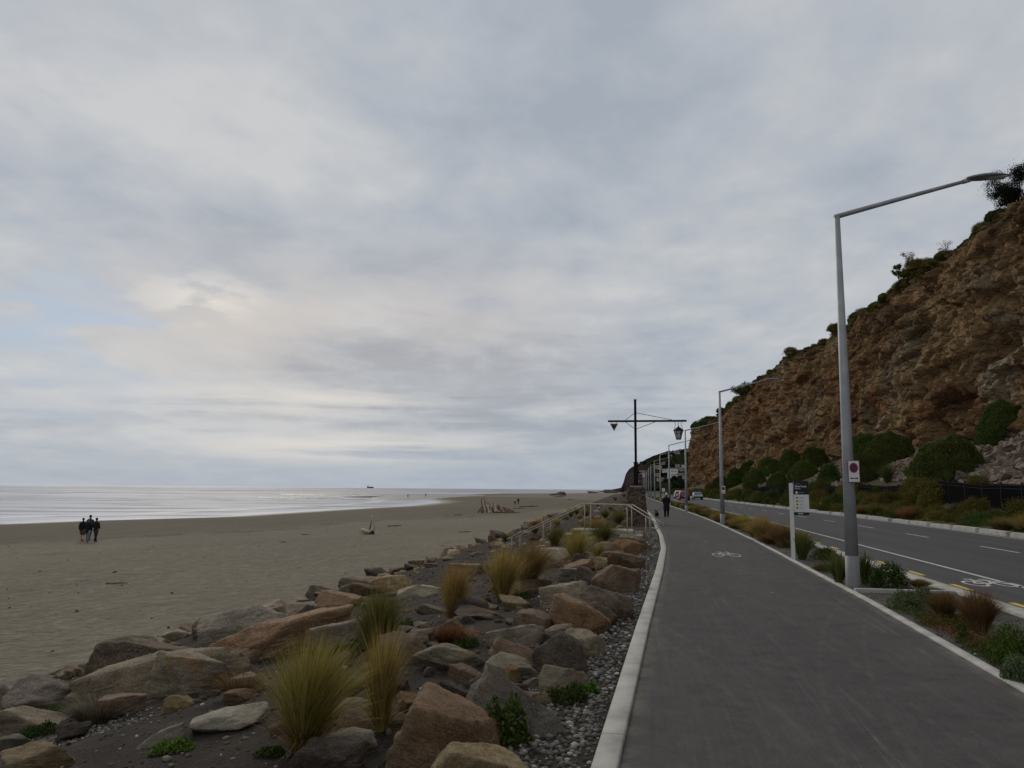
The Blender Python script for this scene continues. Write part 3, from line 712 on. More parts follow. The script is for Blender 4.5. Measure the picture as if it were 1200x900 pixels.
# kerbs: real steps
def kerb(name, fl, w, z0, z1, y0=-14, y1=520, step=.8, cham=.012, zvar=0):
    ys = [y0]
    while ys[-1] < y1: ys.append(ys[-1]+max(step, abs(ys[-1])*.02))
    ys = np.array(ys); x0 = fl(ys); x1 = x0+w; n = len(ys)
    prof = [(0, z0), (0, z1-cham), (cham, z1), (w-cham, z1), (w, z1-cham), (w, z0)]
    V = []
    for dx_, z in prof: V.append(np.stack([x0+dx_, ys, np.full(n, z)+(zvar*vnoise(np.stack([ys*.3, ys*0, ys*0], 1)) if z > z0 else 0)], 1))
    V = np.stack(V, 1).reshape(-1, 3); k = len(prof); Fc = []
    for i in range(n-1):
        for j in range(k-1): a = i*k+j; Fc.append([a, a+1, a+k+1, a+k])
    return struct(link(name, mesh_np(name, V, np.array(Fc), M['kerb'], False)))
kerb('path_kerb', lambda y: pathL(y)-.165, .163, -.3, .035)
kerb('path_edging', lambda y: pathR(y)+.002, .115, -.2, .022)
kerb('road_kerb', lambda y: roadL(y)-.30, .298, -.2, .03)
kerb('gutter_channel', lambda y: roadL(y)+.003, .30, -.2, ROADZ+.012, cham=.004)
# far kerb: separate low concrete units with rounded ends
def far_units():
    y = 6.0; L = 3.2; i = 0
    r = random.Random(3)
    o0 = None
    while y < 240:
        s_ = float(S(y)); mb = MB()
        w, h = .36, .19
        prof = [(-L/2+.03, 0), (-L/2+.10, h), (L/2-.10, h), (L/2-.03, 0)]
        if o0 is None:
            V = [(-w/2, a, 0) for a, b in prof[:1]]
            poly = [(-w/2, -L/2+.04), (w/2, -L/2+.04), (w/2, L/2-.04), (-w/2, L/2-.04)]
            mb.prism(poly, -.05, h, .9)
            o = link('kerb_block', mb.me('kerb_block', M['kerb'], False, .03)); o0 = o
        else:
            o = o0.copy(); COL.objects.link(o)
        o.location = (FARK+s_+.17, y+L/2, ROADZ); o.rotation_euler = (0, 0, math.atan(.0245) if y > 50 else 0)
        o.rotation_euler.x = r.uniform(-.006, .006); o.scale = (1, r.choice([.99, .99, .62, .99]), r.uniform(.8, 1.15))
        tag(o, 'pale concrete kerb block along the far edge of the road below the shrubs', 'kerb block', 'kerb blocks along the far side of the road')
        y += L*o.scale.y+.10; i += 1
far_units()
# cross edging in the verge beside the nearest lamp
mb = MB(); _ye = atz(1045, 694, 0).y; mb.box(((pathR(_ye)+.12+5.15)/2, _ye, -.025), (5.15-(pathR(_ye)+.12)-.01, .13, .15)); struct(mb.build('verge_edging', M['kerb'], bevel=.006))
# road paint
def strip(name, xc, w, y0, y1, z=ROADZ+.004, mat='paintw', parent=None, n=None):
    n = n or max(2, int((y1-y0)/3)+1); ys = np.linspace(y0, y1, n); x = xc+S(ys)
    V = np.concatenate([np.stack([x-w/2, ys, np.full(n, z)], 1), np.stack([x+w/2, ys, np.full(n, z)], 1)])
    Fc = np.array([[i, i+n, i+n+1, i+1] for i in range(n-1)])
    return struct(link(name, mesh_np(name, V, Fc, M[mat], False)))
strip('lane_line', 7.15, .11, -20, 460)
strip('edge_line', 14.45, .10, -20, 460)
y = 3.0
while y < 330: strip('centre_dash', 11.15, .10, y, y+3.0); y += 8.2
y = 3.1
while y < 130: strip('yellow_dash', 5.95, .12, y, y+1.05, mat='painty'); y += 2.75
def bike_marking(name, cx, cy, sx, sy, z, rot=0, mt='paintw'):
    mb = MB(); V = []
    def ringf(ox, oy, r, w, n=28):
        b = len(mb.V)
        for i in range(n):
            a = 2*PI*i/n; mb.V.append((ox+math.cos(a)*(r-w/2), oy+math.sin(a)*(r-w/2), 0)); mb.V.append((ox+math.cos(a)*(r+w/2), oy+math.sin(a)*(r+w/2), 0))
        for i in range(n):
            j = (i+1) % n; mb.F.append([b+2*i, b+2*i+1, b+2*j+1, b+2*j])
    k = [0]
    def bar(a, b_, w):
        a = Vector((*a, 0)); b_ = Vector((*b_, 0)); t = (b_-a).normalized(); nn = Vector((-t.y, t.x, 0))*w/2
        b = len(mb.V); k[0] += .0006
        for p in (a-nn, b_-nn, b_+nn, a+nn): mb.V.append((p.x, p.y, k[0]))
        mb.F.append([b, b+1, b+2, b+3])
    ringf(-.3, 0, .19, .055); ringf(.3, 0, .19, .055)
    bar((-.3, 0), (-.12, .27), .05); bar((-.12, .26), (.2, .26), .05); bar((.3, 0), (.17, .36), .05); bar((-.3, 0), (0, .0), .05); bar((0, 0), (.19, .27), .05); bar((-.02, 0), (-.15, .34), .05)
    bar((-.24, .35), (-.06, .35), .06); bar((.06, .37), (.2, .37), .05)
    me = mb.me(name, M[mt]); o = link(name, me); o.location = (cx, cy, z); o.rotation_euler = (0, 0, rot); o.scale = (sx, sy, 1); return struct(o)
bp = atz(1162, 683, ROADZ); bike_marking('cycle_symbol', bp.x-.10, bp.y-.25, .98, 2.3, ROADZ+.004, 0)
bp = atz(850, 649.5, 0); bike_marking('cycle_symbol', bp.x, bp.y-.3, .72, 2.8, .004, 0, 'paintworn')
bp = atz(850, 643, 0)
# cliff ------------------------------------------------------------
def cliff():
    ys = np.concatenate([np.linspace(-30, 62, 90)[:-1], np.linspace(62, 200, 560)[:-1], np.linspace(200, 490, 450)]); n1 = len(ys)
    bx = ip(ys, TY, CB); tx = ip(ys, TY, CT); bz = ip(ys, TY, BZ)-1.2; H = ip(ys, *CH)
    base = np.stack([bx, ys], 1); top = np.stack([tx, ys], 1)
    # turn the corner at the far end and run away to the right
    ang = np.linspace(0, PI/2, 26)[1:]
    cb = np.stack([base[-1, 0]+14*(1-np.cos(ang)), 490+14*np.sin(ang)], 1); ct = np.stack([top[-1, 0]+12*(1-np.cos(ang)), 490+9*np.sin(ang)], 1)
    run = np.linspace(1, 160, 70)[:, None]*np.array([[1, 0.12]])
    base = np.vstack([base, cb, cb[-1]+run]); top = np.vstack([top, ct, ct[-1]+run])
    N = len(base); bz = np.concatenate([bz, np.full(N-n1, bz[-1]-1.5)]); H = np.concatenate([H, np.full(N-n1, H[-1])])
    fac = np.linspace(0, 1, 150); prof = ip(fac, [0, .15, .5, .8, .93, 1], [0, .09, .36, .66, .84, 1])
    d = np.gradient(base, axis=0); nrm = np.stack([-d[:, 1], d[:, 0]], 1); nrm /= np.linalg.norm(nrm, axis=1)[:, None]  # points to the road
    X = base[:, 0][None, :]+(top-base)[:, 0][None, :]*prof[:, None]; Y = base[:, 1][None, :]+(top-base)[:, 1][None, :]*prof[:, None]
    Z = bz[None, :]+(H-bz)[None, :]*fac[:, None]
    # rough brow line
    P = np.stack([X.ravel(), Y.ravel(), Z.ravel()], 1)
    k = sst(0, .05, np.repeat(fac[:, None], N, 1).ravel())
    D = 2.4*fbm(P*np.array([.035, .026, .04]), 3, 51)+.8*fbm(P*np.array([.12, .11, .17]), 4, 52, .5, True)
    d1, e1, r1 = cells(P*np.array([.16, .13, .24])+.3*vnoise(P*.2)[:, None], 61); D += 1.9*(r1-.5)*sst(0, .10, e1)-.9*sst(.08, 0, e1)
    d1, e1, r1 = cells(P*np.array([.5, .42, .62]), 71); D += 1.1*(r1-.5)*sst(0, .10, e1)-.35*sst(.08, 0, e1)
    d1, e1, r1 = cells(P*np.array([.2, .24, .045])+.25*vnoise(P*.3)[:, None], 66); D += 1.3*(r1-.5)*sst(0, .1, e1)-.8*sst(.06, 0, e1)
    D += .22*fbm(P*.8, 4, 81, .6, True)
    d1, e1, r1 = cells(P*np.array([1.3, 1.15, 1.5]), 77); D += .5*(r1-.5)*sst(0, .12, e1)-.16*sst(.1, 0, e1)
    led = np.sin((P[:, 2]+2.5*fbm(P*.03, 3, 85)+P[:, 1]*.03)*.95); D += .35*led+.5*sst(-.2, .25, led)*sst(-.1, .3, vnoise(P*.07))
    # hollows
    for (px, py, r, dep, wy) in ((1178, 398, 2.0, 3.2, 2.6), (1160, 425, 1.1, 1.8, 1.8), (1130, 470, 1.6, 2.0, 1.8), (1100, 505, 1.5, 1.6, 2.2), (1055, 520, 1.2, 1.6, 2.4), (1190, 340, 1.2, 1.5, 1.5)):
        q = at(px, py, 100); 
        # find the cliff point on this ray
        dr = ray(px, py); best = None; yy = 60
        while yy < 400:
            p_ = EYEV+dr*(yy/dr.y); f_ = (p_.z-ip(p_.y, TY, BZ))/(ip(p_.y, *CH)-ip(p_.y, TY, BZ))
            if 0 < f_ < 1:
                fx = ip(p_.y, TY, CB)+(ip(p_.y, TY, CT)-ip(p_.y, TY, CB))*f_
                if p_.x > fx: best = p_; break
            yy += 1
        if best: D -= dep*np.exp(-(((P[:, 1]-best.y)/(wy*1.8))**2+((P[:, 2]-best.z)/(r*.9))**2)*1.0)
    D = D*k
    NX = np.repeat(nrm[:, 0][None, :], len(fac), 0).ravel(); NY = np.repeat(nrm[:, 1][None, :], len(fac), 0).ravel()
    zb = 1.4*fbm(np.stack([Y.ravel()*.06, Y.ravel()*0, X.ravel()*.02], 1), 4, 91)*sst(.75, 1, np.repeat(fac[:, None], N, 1).ravel())
    Xd = (X.ravel()+NX*D).reshape(X.shape); Yd = (Y.ravel()+NY*D).reshape(X.shape); Zd = (Z.ravel()+zb).reshape(X.shape)
    # plateau rows behind the brow
    rowsX = [Xd]; rowsY = [Yd]; rowsZ = [Zd]; lastx, lasty, lastz = Xd[-1], Yd[-1], Zd[-1]
    for q, rise in ((1.2, .5), (3, .9), (6, 1.2), (12, 1.6), (30, 2.5), (80, 5)):
        rowsX.append((lastx-nrm[:, 0]*q)[None, :]); rowsY.append((lasty-nrm[:, 1]*q*(q < 10))[None, :])
        rowsZ.append((lastz*(.9**min(q, 5))+(1-.9**min(q, 5))*H+rise*.6+.5*vnoise(np.stack([lasty*.2, lastx*0+q, lasty*0], 1)))[None, :])
    X = np.vstack(rowsX); Y = np.vstack(rowsY); Z = np.vstack(rowsZ)
    me = grid_mesh('cliff', X, Y, Z, M['cliff'], True)
    br = np.concatenate([sst(.86, 1, fac), np.ones(6)]); set_attr(me, 'brow', np.repeat(br[:, None], N, 1).ravel())
    # facing: make normals look at the road
    o = link('cliff', me); struct(o)
    global BROW
    BROW = (lastx, lasty, lastz)
    return o
cliff()
# headland beyond, with its sea cliff -------------------------------
def headland():
    yb = 1250
    sk = [(690, 577.2), (700, 576.2), (712, 574.6), (719, 573.2), (728, 571.5), (731, 564), (733, 556), (737, 550), (745, 545), (757, 538), (767, 533.5), (780, 529.5), (792, 527.5), (808, 525.5), (830, 522), (870, 516), (950, 505), (1100, 500)]
    pxs = np.linspace(690, 1100, 300); sky = np.interp(pxs, [a for a, b in sk], [b for a, b in sk])
    nv = 60; X = np.zeros((nv, len(pxs))); Y = X.copy(); Z = X.copy()
    for i, (px, py) in enumerate(zip(pxs, sky)):
        fr = ip(px, [690, 728, 760, 800, 900, 1100], [1440, 1400, 1330, 1200, 1000, 800]); bk = ip(px, [690, 728, 745, 800, 1100], [1460, 1440, 1560, 1700, 1700])
        ridge = at(px, py, bk); bz_ = -3.4
        for j in range(nv):
            t = j/(nv-1)*1.35; yy = fr+(bk-fr)*min(t, 1.35)
            steep = ip(px, [728, 742, 775, 830], [.10, .28, 1.0, 1.15])
            f = min(1, t)**steep if t <= 1 else 1-(t-1)*.55
            xx = (ridge.x)*yy/bk
            X[j, i] = xx; Y[j, i] = yy; Z[j, i] = bz_+(ridge.z-bz_)*f
    P = np.stack([X.ravel()*.012, Y.ravel()*.012, Z.ravel()*.02], 1)
    hh = (Z.ravel()+3.4); t_ = np.repeat(np.linspace(0, 1.35, nv)[:, None], len(pxs), 1).ravel()
    Zn = Z.ravel()+fbm(P, 5, 101)*np.minimum(hh*.16, 7)*sst(1.0, .8, t_)+fbm(P*6, 3, 102)*1.2*np.minimum(hh*.1, 1)
    Zn = Zn.reshape(Z.shape)
    me = grid_mesh('headland', X, Y, Zn, M['hill'])
    pxg = np.repeat(pxs[None, :], nv, 0).ravel(); f_ = (Z.ravel()+3.4)/np.maximum((Z.max(0)[None, :]+3.4+0*Z).ravel(), 1)
    bare = sst(775, 735, pxg)*sst(.95, .72, f_)*.95; set_attr(me, 'bare', bare)
    struct(link('headland', me))
    from mathutils.bvhtree import BVHTree
    return BVHTree.FromPolygons([tuple(v.co) for v in me.vertices], [tuple(p.vertices) for p in me.polygons])
HB = headland()
# fast look-ups: rays against the terrain meshes
from mathutils.bvhtree import BVHTree
def bvh(*names):
    V = []; Fc = []
    for nm in names:
        me = bpy.data.objects[nm].data; b = len(V); n = len(me.vertices); a = np.zeros(n*3, np.float32); me.vertices.foreach_get('co', a); V += a.reshape(-1, 3).tolist()
        k = np.zeros(len(me.loops), np.int32); me.loops.foreach_get('vertex_index', k); Fc += (k.reshape(-1, 4)+b).tolist()
    return BVHTree.FromPolygons(V, Fc)
BV_K = bvh('beach', 'bank_ground'); BV_B = bvh('beach'); BV_H = bvh('hillside_ground')
def down(bv, f, x, y):
    h = bv.ray_cast(Vector((x, y, 60)), Vector((0, 0, -1)))[0]
    return h.z if h else f(x, y)
_k, _b, _h1 = kz1, bz1, hz1
def kz1(x, y): return down(BV_K, _k, x, y)
def bz1(x, y): return down(BV_B, _b, x, y)
def hz1(x, y): return down(BV_H, _h1, x, y)
_hit = hit; BVM = {kz1: BV_K, bz1: BV_B, hz1: BV_H}
def hit(px, py, zf, y0=2.0, y1=1800):
    bv = BVM.get(zf)
    if bv:
        d = ray(px, py).normalized(); h = bv.ray_cast(EYEV+d*y0, d)[0]
        if h: return h
        for yy in range(20, 480, 2):
            q = at(px, py, yy)
            if q.x > ip(yy, TY, CB)+1: break
        return Vector((q.x, q.y, zf(q.x, q.y)))
    return _hit(px, py, zf, y0, y1)
# ---------------------------------------------------------------- rocks
def ico(sub):
    bm = bmesh.new(); bmesh.ops.create_icosphere(bm, subdivisions=sub, radius=1)
    V = np.array([v.co[:] for v in bm.verts]); Fc = np.array([[v.index for v in f.verts] for f in bm.faces]); bm.free(); return V, Fc
ICO = {k: ico(k) for k in (1, 2, 3, 4, 5)}
def rock_mesh(seed, mat, sub=5, asp=(1, .8, .62), sharp=48, rough=.06):
    r = np.random.RandomState(seed); D, Fc = ICO[sub]
    n = r.randint(9, 15); N = r.normal(size=(n, 3)); N /= np.linalg.norm(N, axis=1)[:, None]
    d = r.uniform(.62, 1.0, n); N = np.vstack([N, np.eye(3), -np.eye(3)]); d = np.concatenate([d, np.full(6, 1.02)])
    q = np.maximum(D@N.T, 0)/d; R = (q**sharp).sum(1)**(-1/sharp)
    V = D*R[:, None]
    ax = r.normal(size=3); ax[2] += 2; ax /= np.linalg.norm(ax); hs = V@ax*r.uniform(3.5, 6)+.5*vnoise(V*2+seed); stp = np.abs((hs % 1)-.5)*2
    # broken faces: coarse steps, chips and fine grain
    k1 = fbm(V*1.6+seed, 4, seed % 97, .5); d1, e1, rv = cells(V*2.1+seed*.37, seed % 89)
    V = V*(1+rough*1.6*k1+rough*1.1*(rv-.5)*sst(0, .1, e1)-.25*rough*sst(.07, 0, e1)+rough*.6*fbm(V*7+seed, 4, 5, .6)-rough*.55*sst(.2, 0, stp)*sst(-.3, .3, vnoise(V*1.7+seed+9)))[:, None]
    V = V*np.array(asp); V /= (V[:, 0].max()-V[:, 0].min())/2
    me = mesh_np('rock', V, Fc, mat, True); return me
RK = {}
def rocks_of(mat, n, base, sub=5, **kw):
    RK[mat] = [rock_mesh(base+i, M[mat], sub, asp=(1, RS.uniform(.68, .95), RS.uniform(.5, .82)), **kw) for i in range(n)]
for i, (mt, n) in enumerate((('r_tan', 8), ('r_orange', 7), ('r_grey', 7), ('r_dark', 7), ('r_pale', 5))): rocks_of(mt, n, 100*i+3)
def flat_copy(mt, i): return RK[mt][i % len(RK[mt])]
ROCKS = []
# photo centre x,y, width, height (photo pixels), colour, roll of the slab (deg), label
big = [
 (146, 776, 108, 52, 'dark', 6, 'dark rounded boulder behind the long flat tan slab at the sand edge'),
 (172, 796, 178, 58, 'tan', -8, 'long flat-topped tan slab sloping down beside the dark rounded boulder'),
 (222, 792, 92, 62, 'grey', 10, 'faceted grey-brown boulder at the right end of the long tan slab'),
 (42, 818, 92, 44, 'dark', 0, 'dark purplish boulder at the left frame edge above two tan rocks'),
 (26, 846, 74, 42, 'tan', 4, 'tan rock with green weed at its foot, left frame edge'),
 (32, 892, 82, 42, 'tan', -3, 'tan rock cut by the bottom left corner of the picture'),
 (8, 872, 34, 30, 'grey', 0, 'small grey rock at the left frame edge between two tan rocks'),
 (181, 866, 60, 26, 'pale', -26, 'tilted pale grey stone sliver lying on dark soil'),
 (272, 845, 88, 18, 'pale', -12, 'long thin yellowish slab lying on the soil left of the golden tussock'),
 (250, 838, 20, 13, 'pale', 0, 'tiny whitish stone behind the long thin yellowish slab'),
 (210, 825, 42, 22, 'tan', 14, 'small brown stone below the faceted grey-brown boulder'),
 (286, 738, 106, 50, 'grey', -10, 'rough grey-brown boulder standing against the sand behind the brown slab'),
 (296, 762, 190, 40, 'orange', -12, 'very long brown slab below the rough grey-brown boulder'),
 (346, 716, 46, 28, 'grey', -20, 'weathered grey wedge stone beside the rust-brown rock at the sand edge'),
 (390, 706, 50, 26, 'orange', 0, 'rust-brown rock beside the grey wedge stone at the sand edge'),
 (396, 744, 66, 48, 'tan', -10, 'smooth tan boulder left of the dark tussock'),
 (404, 868, 76, 44, 'pale', 12, 'layered pale tan rock right of the golden tussock base'),
 (404, 834, 66, 34, 'tan', 0, 'tan rock behind the layered pale rock and the golden tussock'),
 (380, 896, 90, 28, 'dark', 0, 'dark reddish stone at the bottom edge below the layered pale rock'),
 (532, 860, 152, 102, 'orange', 24, 'large brown and orange boulder at the bottom centre'),
 (521, 816, 60, 58, 'dark', 20, 'brown upright stone behind the large orange boulder'),
 (604, 834, 138, 92, 'grey', 26, 'large grey boulder with a dark side right of the orange boulder'),
 (527, 770, 98, 40, 'grey', 12, 'flat pale grey slab in front of the orange-brown sedge'),
 (600, 782, 74, 40, 'pale', 10, 'pale tan lumpy stone at the end of the flat grey slab'),
 (622, 776, 108, 44, 'orange', 24, 'long orange-brown rock behind the pale tan lumpy stone'),
 (604, 745, 72, 42, 'grey', -12, 'grey flat-topped slab overhanging a dark gap'),
 (660, 768, 90, 66, 'dark', 32, 'dark wedge-shaped boulder leaning toward the gravel'),
 (682, 752, 68, 50, 'tan', 28, 'tan boulder beside the gravel strip below the banded boulder'),
 (676, 726, 72, 58, 'orange', 18, 'brown boulder with pale bands beside the gravel strip'),
 (700, 712, 70, 54, 'dark', 16, 'dark brown boulder touching the gravel above the banded one'),
 (664, 700, 62, 36, 'tan', -8, 'tan knobbly boulder on top of the banded brown boulder'),
 (722, 682, 56, 44, 'orange', 14, 'orange boulder beside the gravel where the kerb starts to bend'),
 (690, 682, 46, 34, 'dark', 20, 'dark split rock left of the orange boulder by the gravel'),
 (625, 686, 38, 22, 'dark', -6, 'small dark boulder right of the wide tussock pair'),
 (680, 674, 46, 17, 'grey', 4, 'low grey rock with pale lichen above the dark split rock'),
 (489, 693, 50, 22, 'pale', 0, 'yellowish tan flat rock at the foot of the narrow upright tussock'),
 (457, 686, 46, 24, 'tan', -6, 'tan rock lying left of the yellowish flat rock'),
 (502, 714, 36, 15, 'tan', 0, 'small flat tan stone in the soil left of the narrow upright tussock'),
 (556, 712, 56, 13, 'grey', 6, 'thin grey slab sunk in the soil right of the narrow upright tussock'),
 (604, 709, 50, 16, 'tan', 14, 'thin tan slab sunk in the soil below the wide tussock pair'),
 (563, 722, 66, 11, 'dark', 4, 'dark thin slab sunk in the soil above the grey flat-topped slab'),
 (654, 650, 44, 22, 'pale', 0, 'pale flat-faced boulder below the two tussocks near the handrail'),
 (688, 653, 32, 18, 'pale', 0, 'second pale boulder between the two tussocks near the handrail'),
 (712, 646, 44, 26, 'orange', 8, 'brown boulder with a white scar right of the small light tussock'),
 (731, 642, 40, 26, 'orange', 14, 'orange-brown boulder under the handrail posts beside the gravel'),
 (733, 660, 44, 25, 'dark', 10, 'dark grey boulder beside the gravel below the handrail'),
 (716, 654, 36, 20, 'dark', -4, 'black wet-looking rock left of the dark grey boulder by the handrail'),
 (740, 632, 26, 14, 'grey', 0, 'grey block just below the handrail foot'),
 (752, 640, 28, 17, 'dark', 8, 'dark rock at the handrail foot by the bent kerb'),
 (748, 626, 18, 10, 'pale', 0, 'small pale block beside the handrail foot'),
 (330, 738, 44, 18, 'tan', 0, 'low tan rock between the rough grey boulder and the green patch'),
 (372, 762, 34, 16, 'dark', 0, 'low dark stone below the smooth tan boulder'),
 (425, 692, 40, 20, 'dark', 0, 'dark brown rock at the sand edge behind the dark tussock'),
 (548, 668, 40, 20, 'tan', 0, 'tan rock at the sand edge behind the narrow upright tussock'),
 (640, 662, 28, 14, 'dark', 0, 'dark flat rock between the wide tussock pair and the pale boulder'),
 (462, 800, 44, 26, 'dark', 8, 'dark half-buried stone right of the thin golden tussock'),
 (656, 694, 34, 16, 'dark', 10, 'dark low stone behind the tan knobbly boulder'),
]
cnt = {}
def place_rock(me, p, w, h, rz, tilt, label, group=None, cat='rock'):
    o = link('boulder' if w > .6 or not group or 'smaller' not in label and 'small' not in label and 'fist' not in label else 'loose_stone', me); b = me
    zs = [v.co.z for v in b.vertices]; zr = (max(zs)-min(zs))/2
    o.scale = (w/2, w/2*rnd.uniform(.75, .98), max(h/2/zr, .22*w/2)); o.rotation_euler = (0, math.radians(tilt), rz)
    o.location = p; tag(o, label, cat, group); ROCKS.append((p.x, p.y, w*.5)); return o
for (cx, cy, w, h, c, tilt, lab) in big:
    g = hit(cx, cy+h*.32, kz1); k = (g-EYEV).length/F*.99
    mt = 'r_'+c; i = cnt.get(mt, 0); cnt[mt] = i+1
    nf = ip(g.y, [4, 7, 12], [.80, .90, 1.0]); W = w*k*1.02*nf; Hh = h*k*(1.0 if g.y < 12 else 1.15)*nf**1.4
    if w > 3.2*h: Hh = h*k*1.5
    rz = rnd.uniform(-.35, .35)
    # turn the slab so that its long axis lies across the view
    bearing = math.atan2(g.x, g.y)
    p = Vector((g.x, g.y+W*.18, kz1(g.x, g.y)+Hh*.12))
    place_rock(flat_copy(mt, i), p, W, Hh, -bearing*.7+rz*.5, tilt, lab, 'boulders of the planted sea bank')
# further boulders along the bank
def clear(x, y, r, fac=.75): return all((x-a)**2+(y-b)**2 > ((r+c)*fac)**2 for a, b, c in ROCKS)
mats_r = ['r_tan', 'r_orange', 'r_dark', 'r_dark', 'r_grey', 'r_tan', 'r_orange']
nfill = 0
def fill_rock(u, y, w, lab, sub_h=.8, fac=.62):
    global nfill
    x = u+float(pathL(y)); 
    if not clear(x, y, w*.5, fac): return
    mt = rnd.choice(mats_r); me = rnd.choice(RK[mt]); h = w*rnd.uniform(.45, .8)*sub_h
    o = place_rock(me, Vector((x, y, kz1(x, y)+h*.15)), w, h, rnd.uniform(0, 6.28), rnd.uniform(-18, 18), lab, 'boulders of the planted sea bank'); nfill += 1
r = rnd
for i in range(150):      # toe of the bank along the sand
    y = 8*math.exp(r.uniform(0, math.log(150/8)))
    fill_rock(r.uniform(-12.0, -9.6), y, r.choice([.35, .5, .7, .9, 1.2])*r.uniform(.8, 1.15)*(1+.004*y), 'brown boulder in the row edging the sand at the foot of the bank')
for i in range(75):      # path side
    y = 9*math.exp(r.uniform(0, math.log(90/9)))
    if 30 < y < 35: continue
    fill_rock(r.uniform(-3.1, -1.35), y, r.choice([.3, .4, .6, .85])*r.uniform(.8, 1.2), 'boulder in the row between the gravel strip and the grasses')
for i in range(46):
    y = 4.9*math.exp(r.uniform(0, 1.5)); fill_rock(r.uniform(-1.55, -.62), y, r.choice([.3, .4, .5, .62])*r.uniform(.9, 1.15), 'brown boulder pressed against the gravel strip close to the kerb', 1.0, .68)
for i in range(60):
    y = r.uniform(9, 30); fill_rock(r.uniform(-12.1, -9.2), y, r.choice([.25, .35, .5])*r.uniform(.85, 1.2), 'small brown stone wedged in the boulder row edging the sand', .9, .7)
for i in range(70):       # packing stones close to the viewer
    y = r.uniform(6.5, 12); fill_rock(r.uniform(-3.4, -.7), y, r.choice([.22, .3, .42, .55])*r.uniform(.85, 1.15), 'fist to head sized stone packed between the near boulders', .9, .78)
for i in range(190):
    y = 8*math.exp(r.uniform(0, math.log(110/8)))
    fill_rock(r.uniform(-9.4, -3.0), y, r.uniform(.15, .5)*(1+.012*y), 'smaller stone half sunk among the grasses on the bank', .7, 1.0)
# small stones: loose gravel and mulch
def scatter_stones(name, pts, sizes, mat, sub=1, sq=.6):
    D, Fc = ICO[sub]; n = len(pts); k = len(D)
    J = 1+RS.uniform(-.25, .25, (n, k)); sc3 = np.stack([np.ones(n), RS.uniform(.6, 1, n), RS.uniform(.4, .8, n)*sq/.6], 1)
    a = RS.uniform(0, 6.28, n); ca, sa = np.cos(a)[:, None], np.sin(a)[:, None]
    L = D[None]*J[..., None]*sc3[:, None, :]*sizes[:, None, None]
    x = L[..., 0]*ca-L[..., 1]*sa; y = L[..., 0]*sa+L[..., 1]*ca
    V = np.stack([x, y, L[..., 2]], -1)+pts[:, None, :]
    Fa = (Fc[None]+np.arange(n)[:, None, None]*k).reshape(-1, 3)
    return link(name, mesh_np(name, V.reshape(-1, 3), Fa, M[mat], False))
n = 9000; y = 4*np.exp(RS.uniform(0, np.log(34/4.), n)); u = -.19-np.abs(RS.uniform(0, 1, n))**.95
x = u+pathL(y); z = bank_z(x, y); s_ = RS.uniform(.008, .028, n)*(1+.02*y)
tag(scatter_stones('gravel', np.stack([x, y, z+s_*.2], 1), s_, 'peb'), 'grey drainage gravel packed between the kerb and the boulders', kind='stuff')
n = 9000; y = 3.5*np.exp(RS.uniform(0, np.log(40/3.5), n)); u = RS.uniform(-11, -1.0, n)
x = u+pathL(y); z = bank_z(x, y); s_ = RS.exponential(.008, n)+.004
tag(scatter_stones('bark_mulch', np.stack([x, y, z+s_*.2], 1), np.minimum(s_, .05)*(1+.03*y), 'bits'), 'dark mulch and grit covering the soil of the bank', kind='stuff')
n = 900; gx = atz(95, 862, -.95)
pp = RS.normal(0, .28, (n, 2))*[1.3, 1.0]+[gx.x, gx.y]; z = bank_z(pp[:, 0], pp[:, 1]); s_ = RS.uniform(.008, .022, n)
tag(scatter_stones('gravel_spill', np.stack([pp[:, 0], pp[:, 1], z+s_*.3], 1), s_, 'peb'), 'small spill of grey chips on the dark soil at lower left', kind='stuff')
n = 2600; y = 3.5*np.exp(RS.uniform(0, np.log(60/3.5), n)); t = RS.uniform(0, 1, n); x = pathR(y)+.15+(roadL(y)-.35-pathR(y)-.15)*t; s_ = RS.uniform(.006, .02, n)
tag(scatter_stones('verge_chips', np.stack([x, y, 0*x+.0], 1), s_, 'peb'), 'stone chips and mulch scattered over the verge', kind='stuff')

# ---------------------------------------------------------------- blades and leaves
def blades(n, h, spread, w, seed, droop=.9, base_r=.06, seg=6, hv=.35, lean=(0, 0)):
    'a clump of curved tapering blades, V and quads'
    r = np.random.RandomState(seed)
    a = r.uniform(0, 2*PI, n); out = r.beta(1.15, 1.25, n)*spread*1.12; L = h*(1-hv*r.beta(1.1, 1.6, n)); br = base_r*np.sqrt(r.uniform(0, 1, n)); a2 = a+r.normal(0, .5, n)
    t = np.linspace(0, 1, seg+1)[None, :]
    dr = r.uniform(.6, 1.0, n)[:, None]*droop
    px = (br*np.cos(a))[:, None]+(out*np.cos(a2))[:, None]*t**1.35+lean[0]*t**2
    py = (br*np.sin(a))[:, None]+(out*np.sin(a2))[:, None]*t**1.35+lean[1]*t**2
    pz = L[:, None]*(t-(out[:, None]/max(spread, 1e-3))*dr*.36*t**2.6)
    bd = r.normal(0, .10, n)[:, None]*h*t**2; px = px-np.sin(a2)[:, None]*bd; py = py+np.cos(a2)[:, None]*bd
    wd = (w*r.uniform(.6, 1.2, n))[:, None]*(1-t**1.5*.92)
    sx = -np.sin(a2+r.normal(0, .6, n))[:, None]; sy = np.cos(a2)[:, None]
    Lf = np.stack([px-sx*wd/2, py-sy*wd/2, pz], -1); Rt = np.stack([px+sx*wd/2, py+sy*wd/2, pz+wd*.2], -1)
    V = np.stack([Lf, Rt], 2).reshape(-1, 3); k = 2*(seg+1)
    i = (np.arange(n)*k)[:, None]+(np.arange(seg)*2)[None, :]
    Fc = np.stack([i, i+1, i+3, i+2], -1).reshape(-1, 4)
    return V, Fc
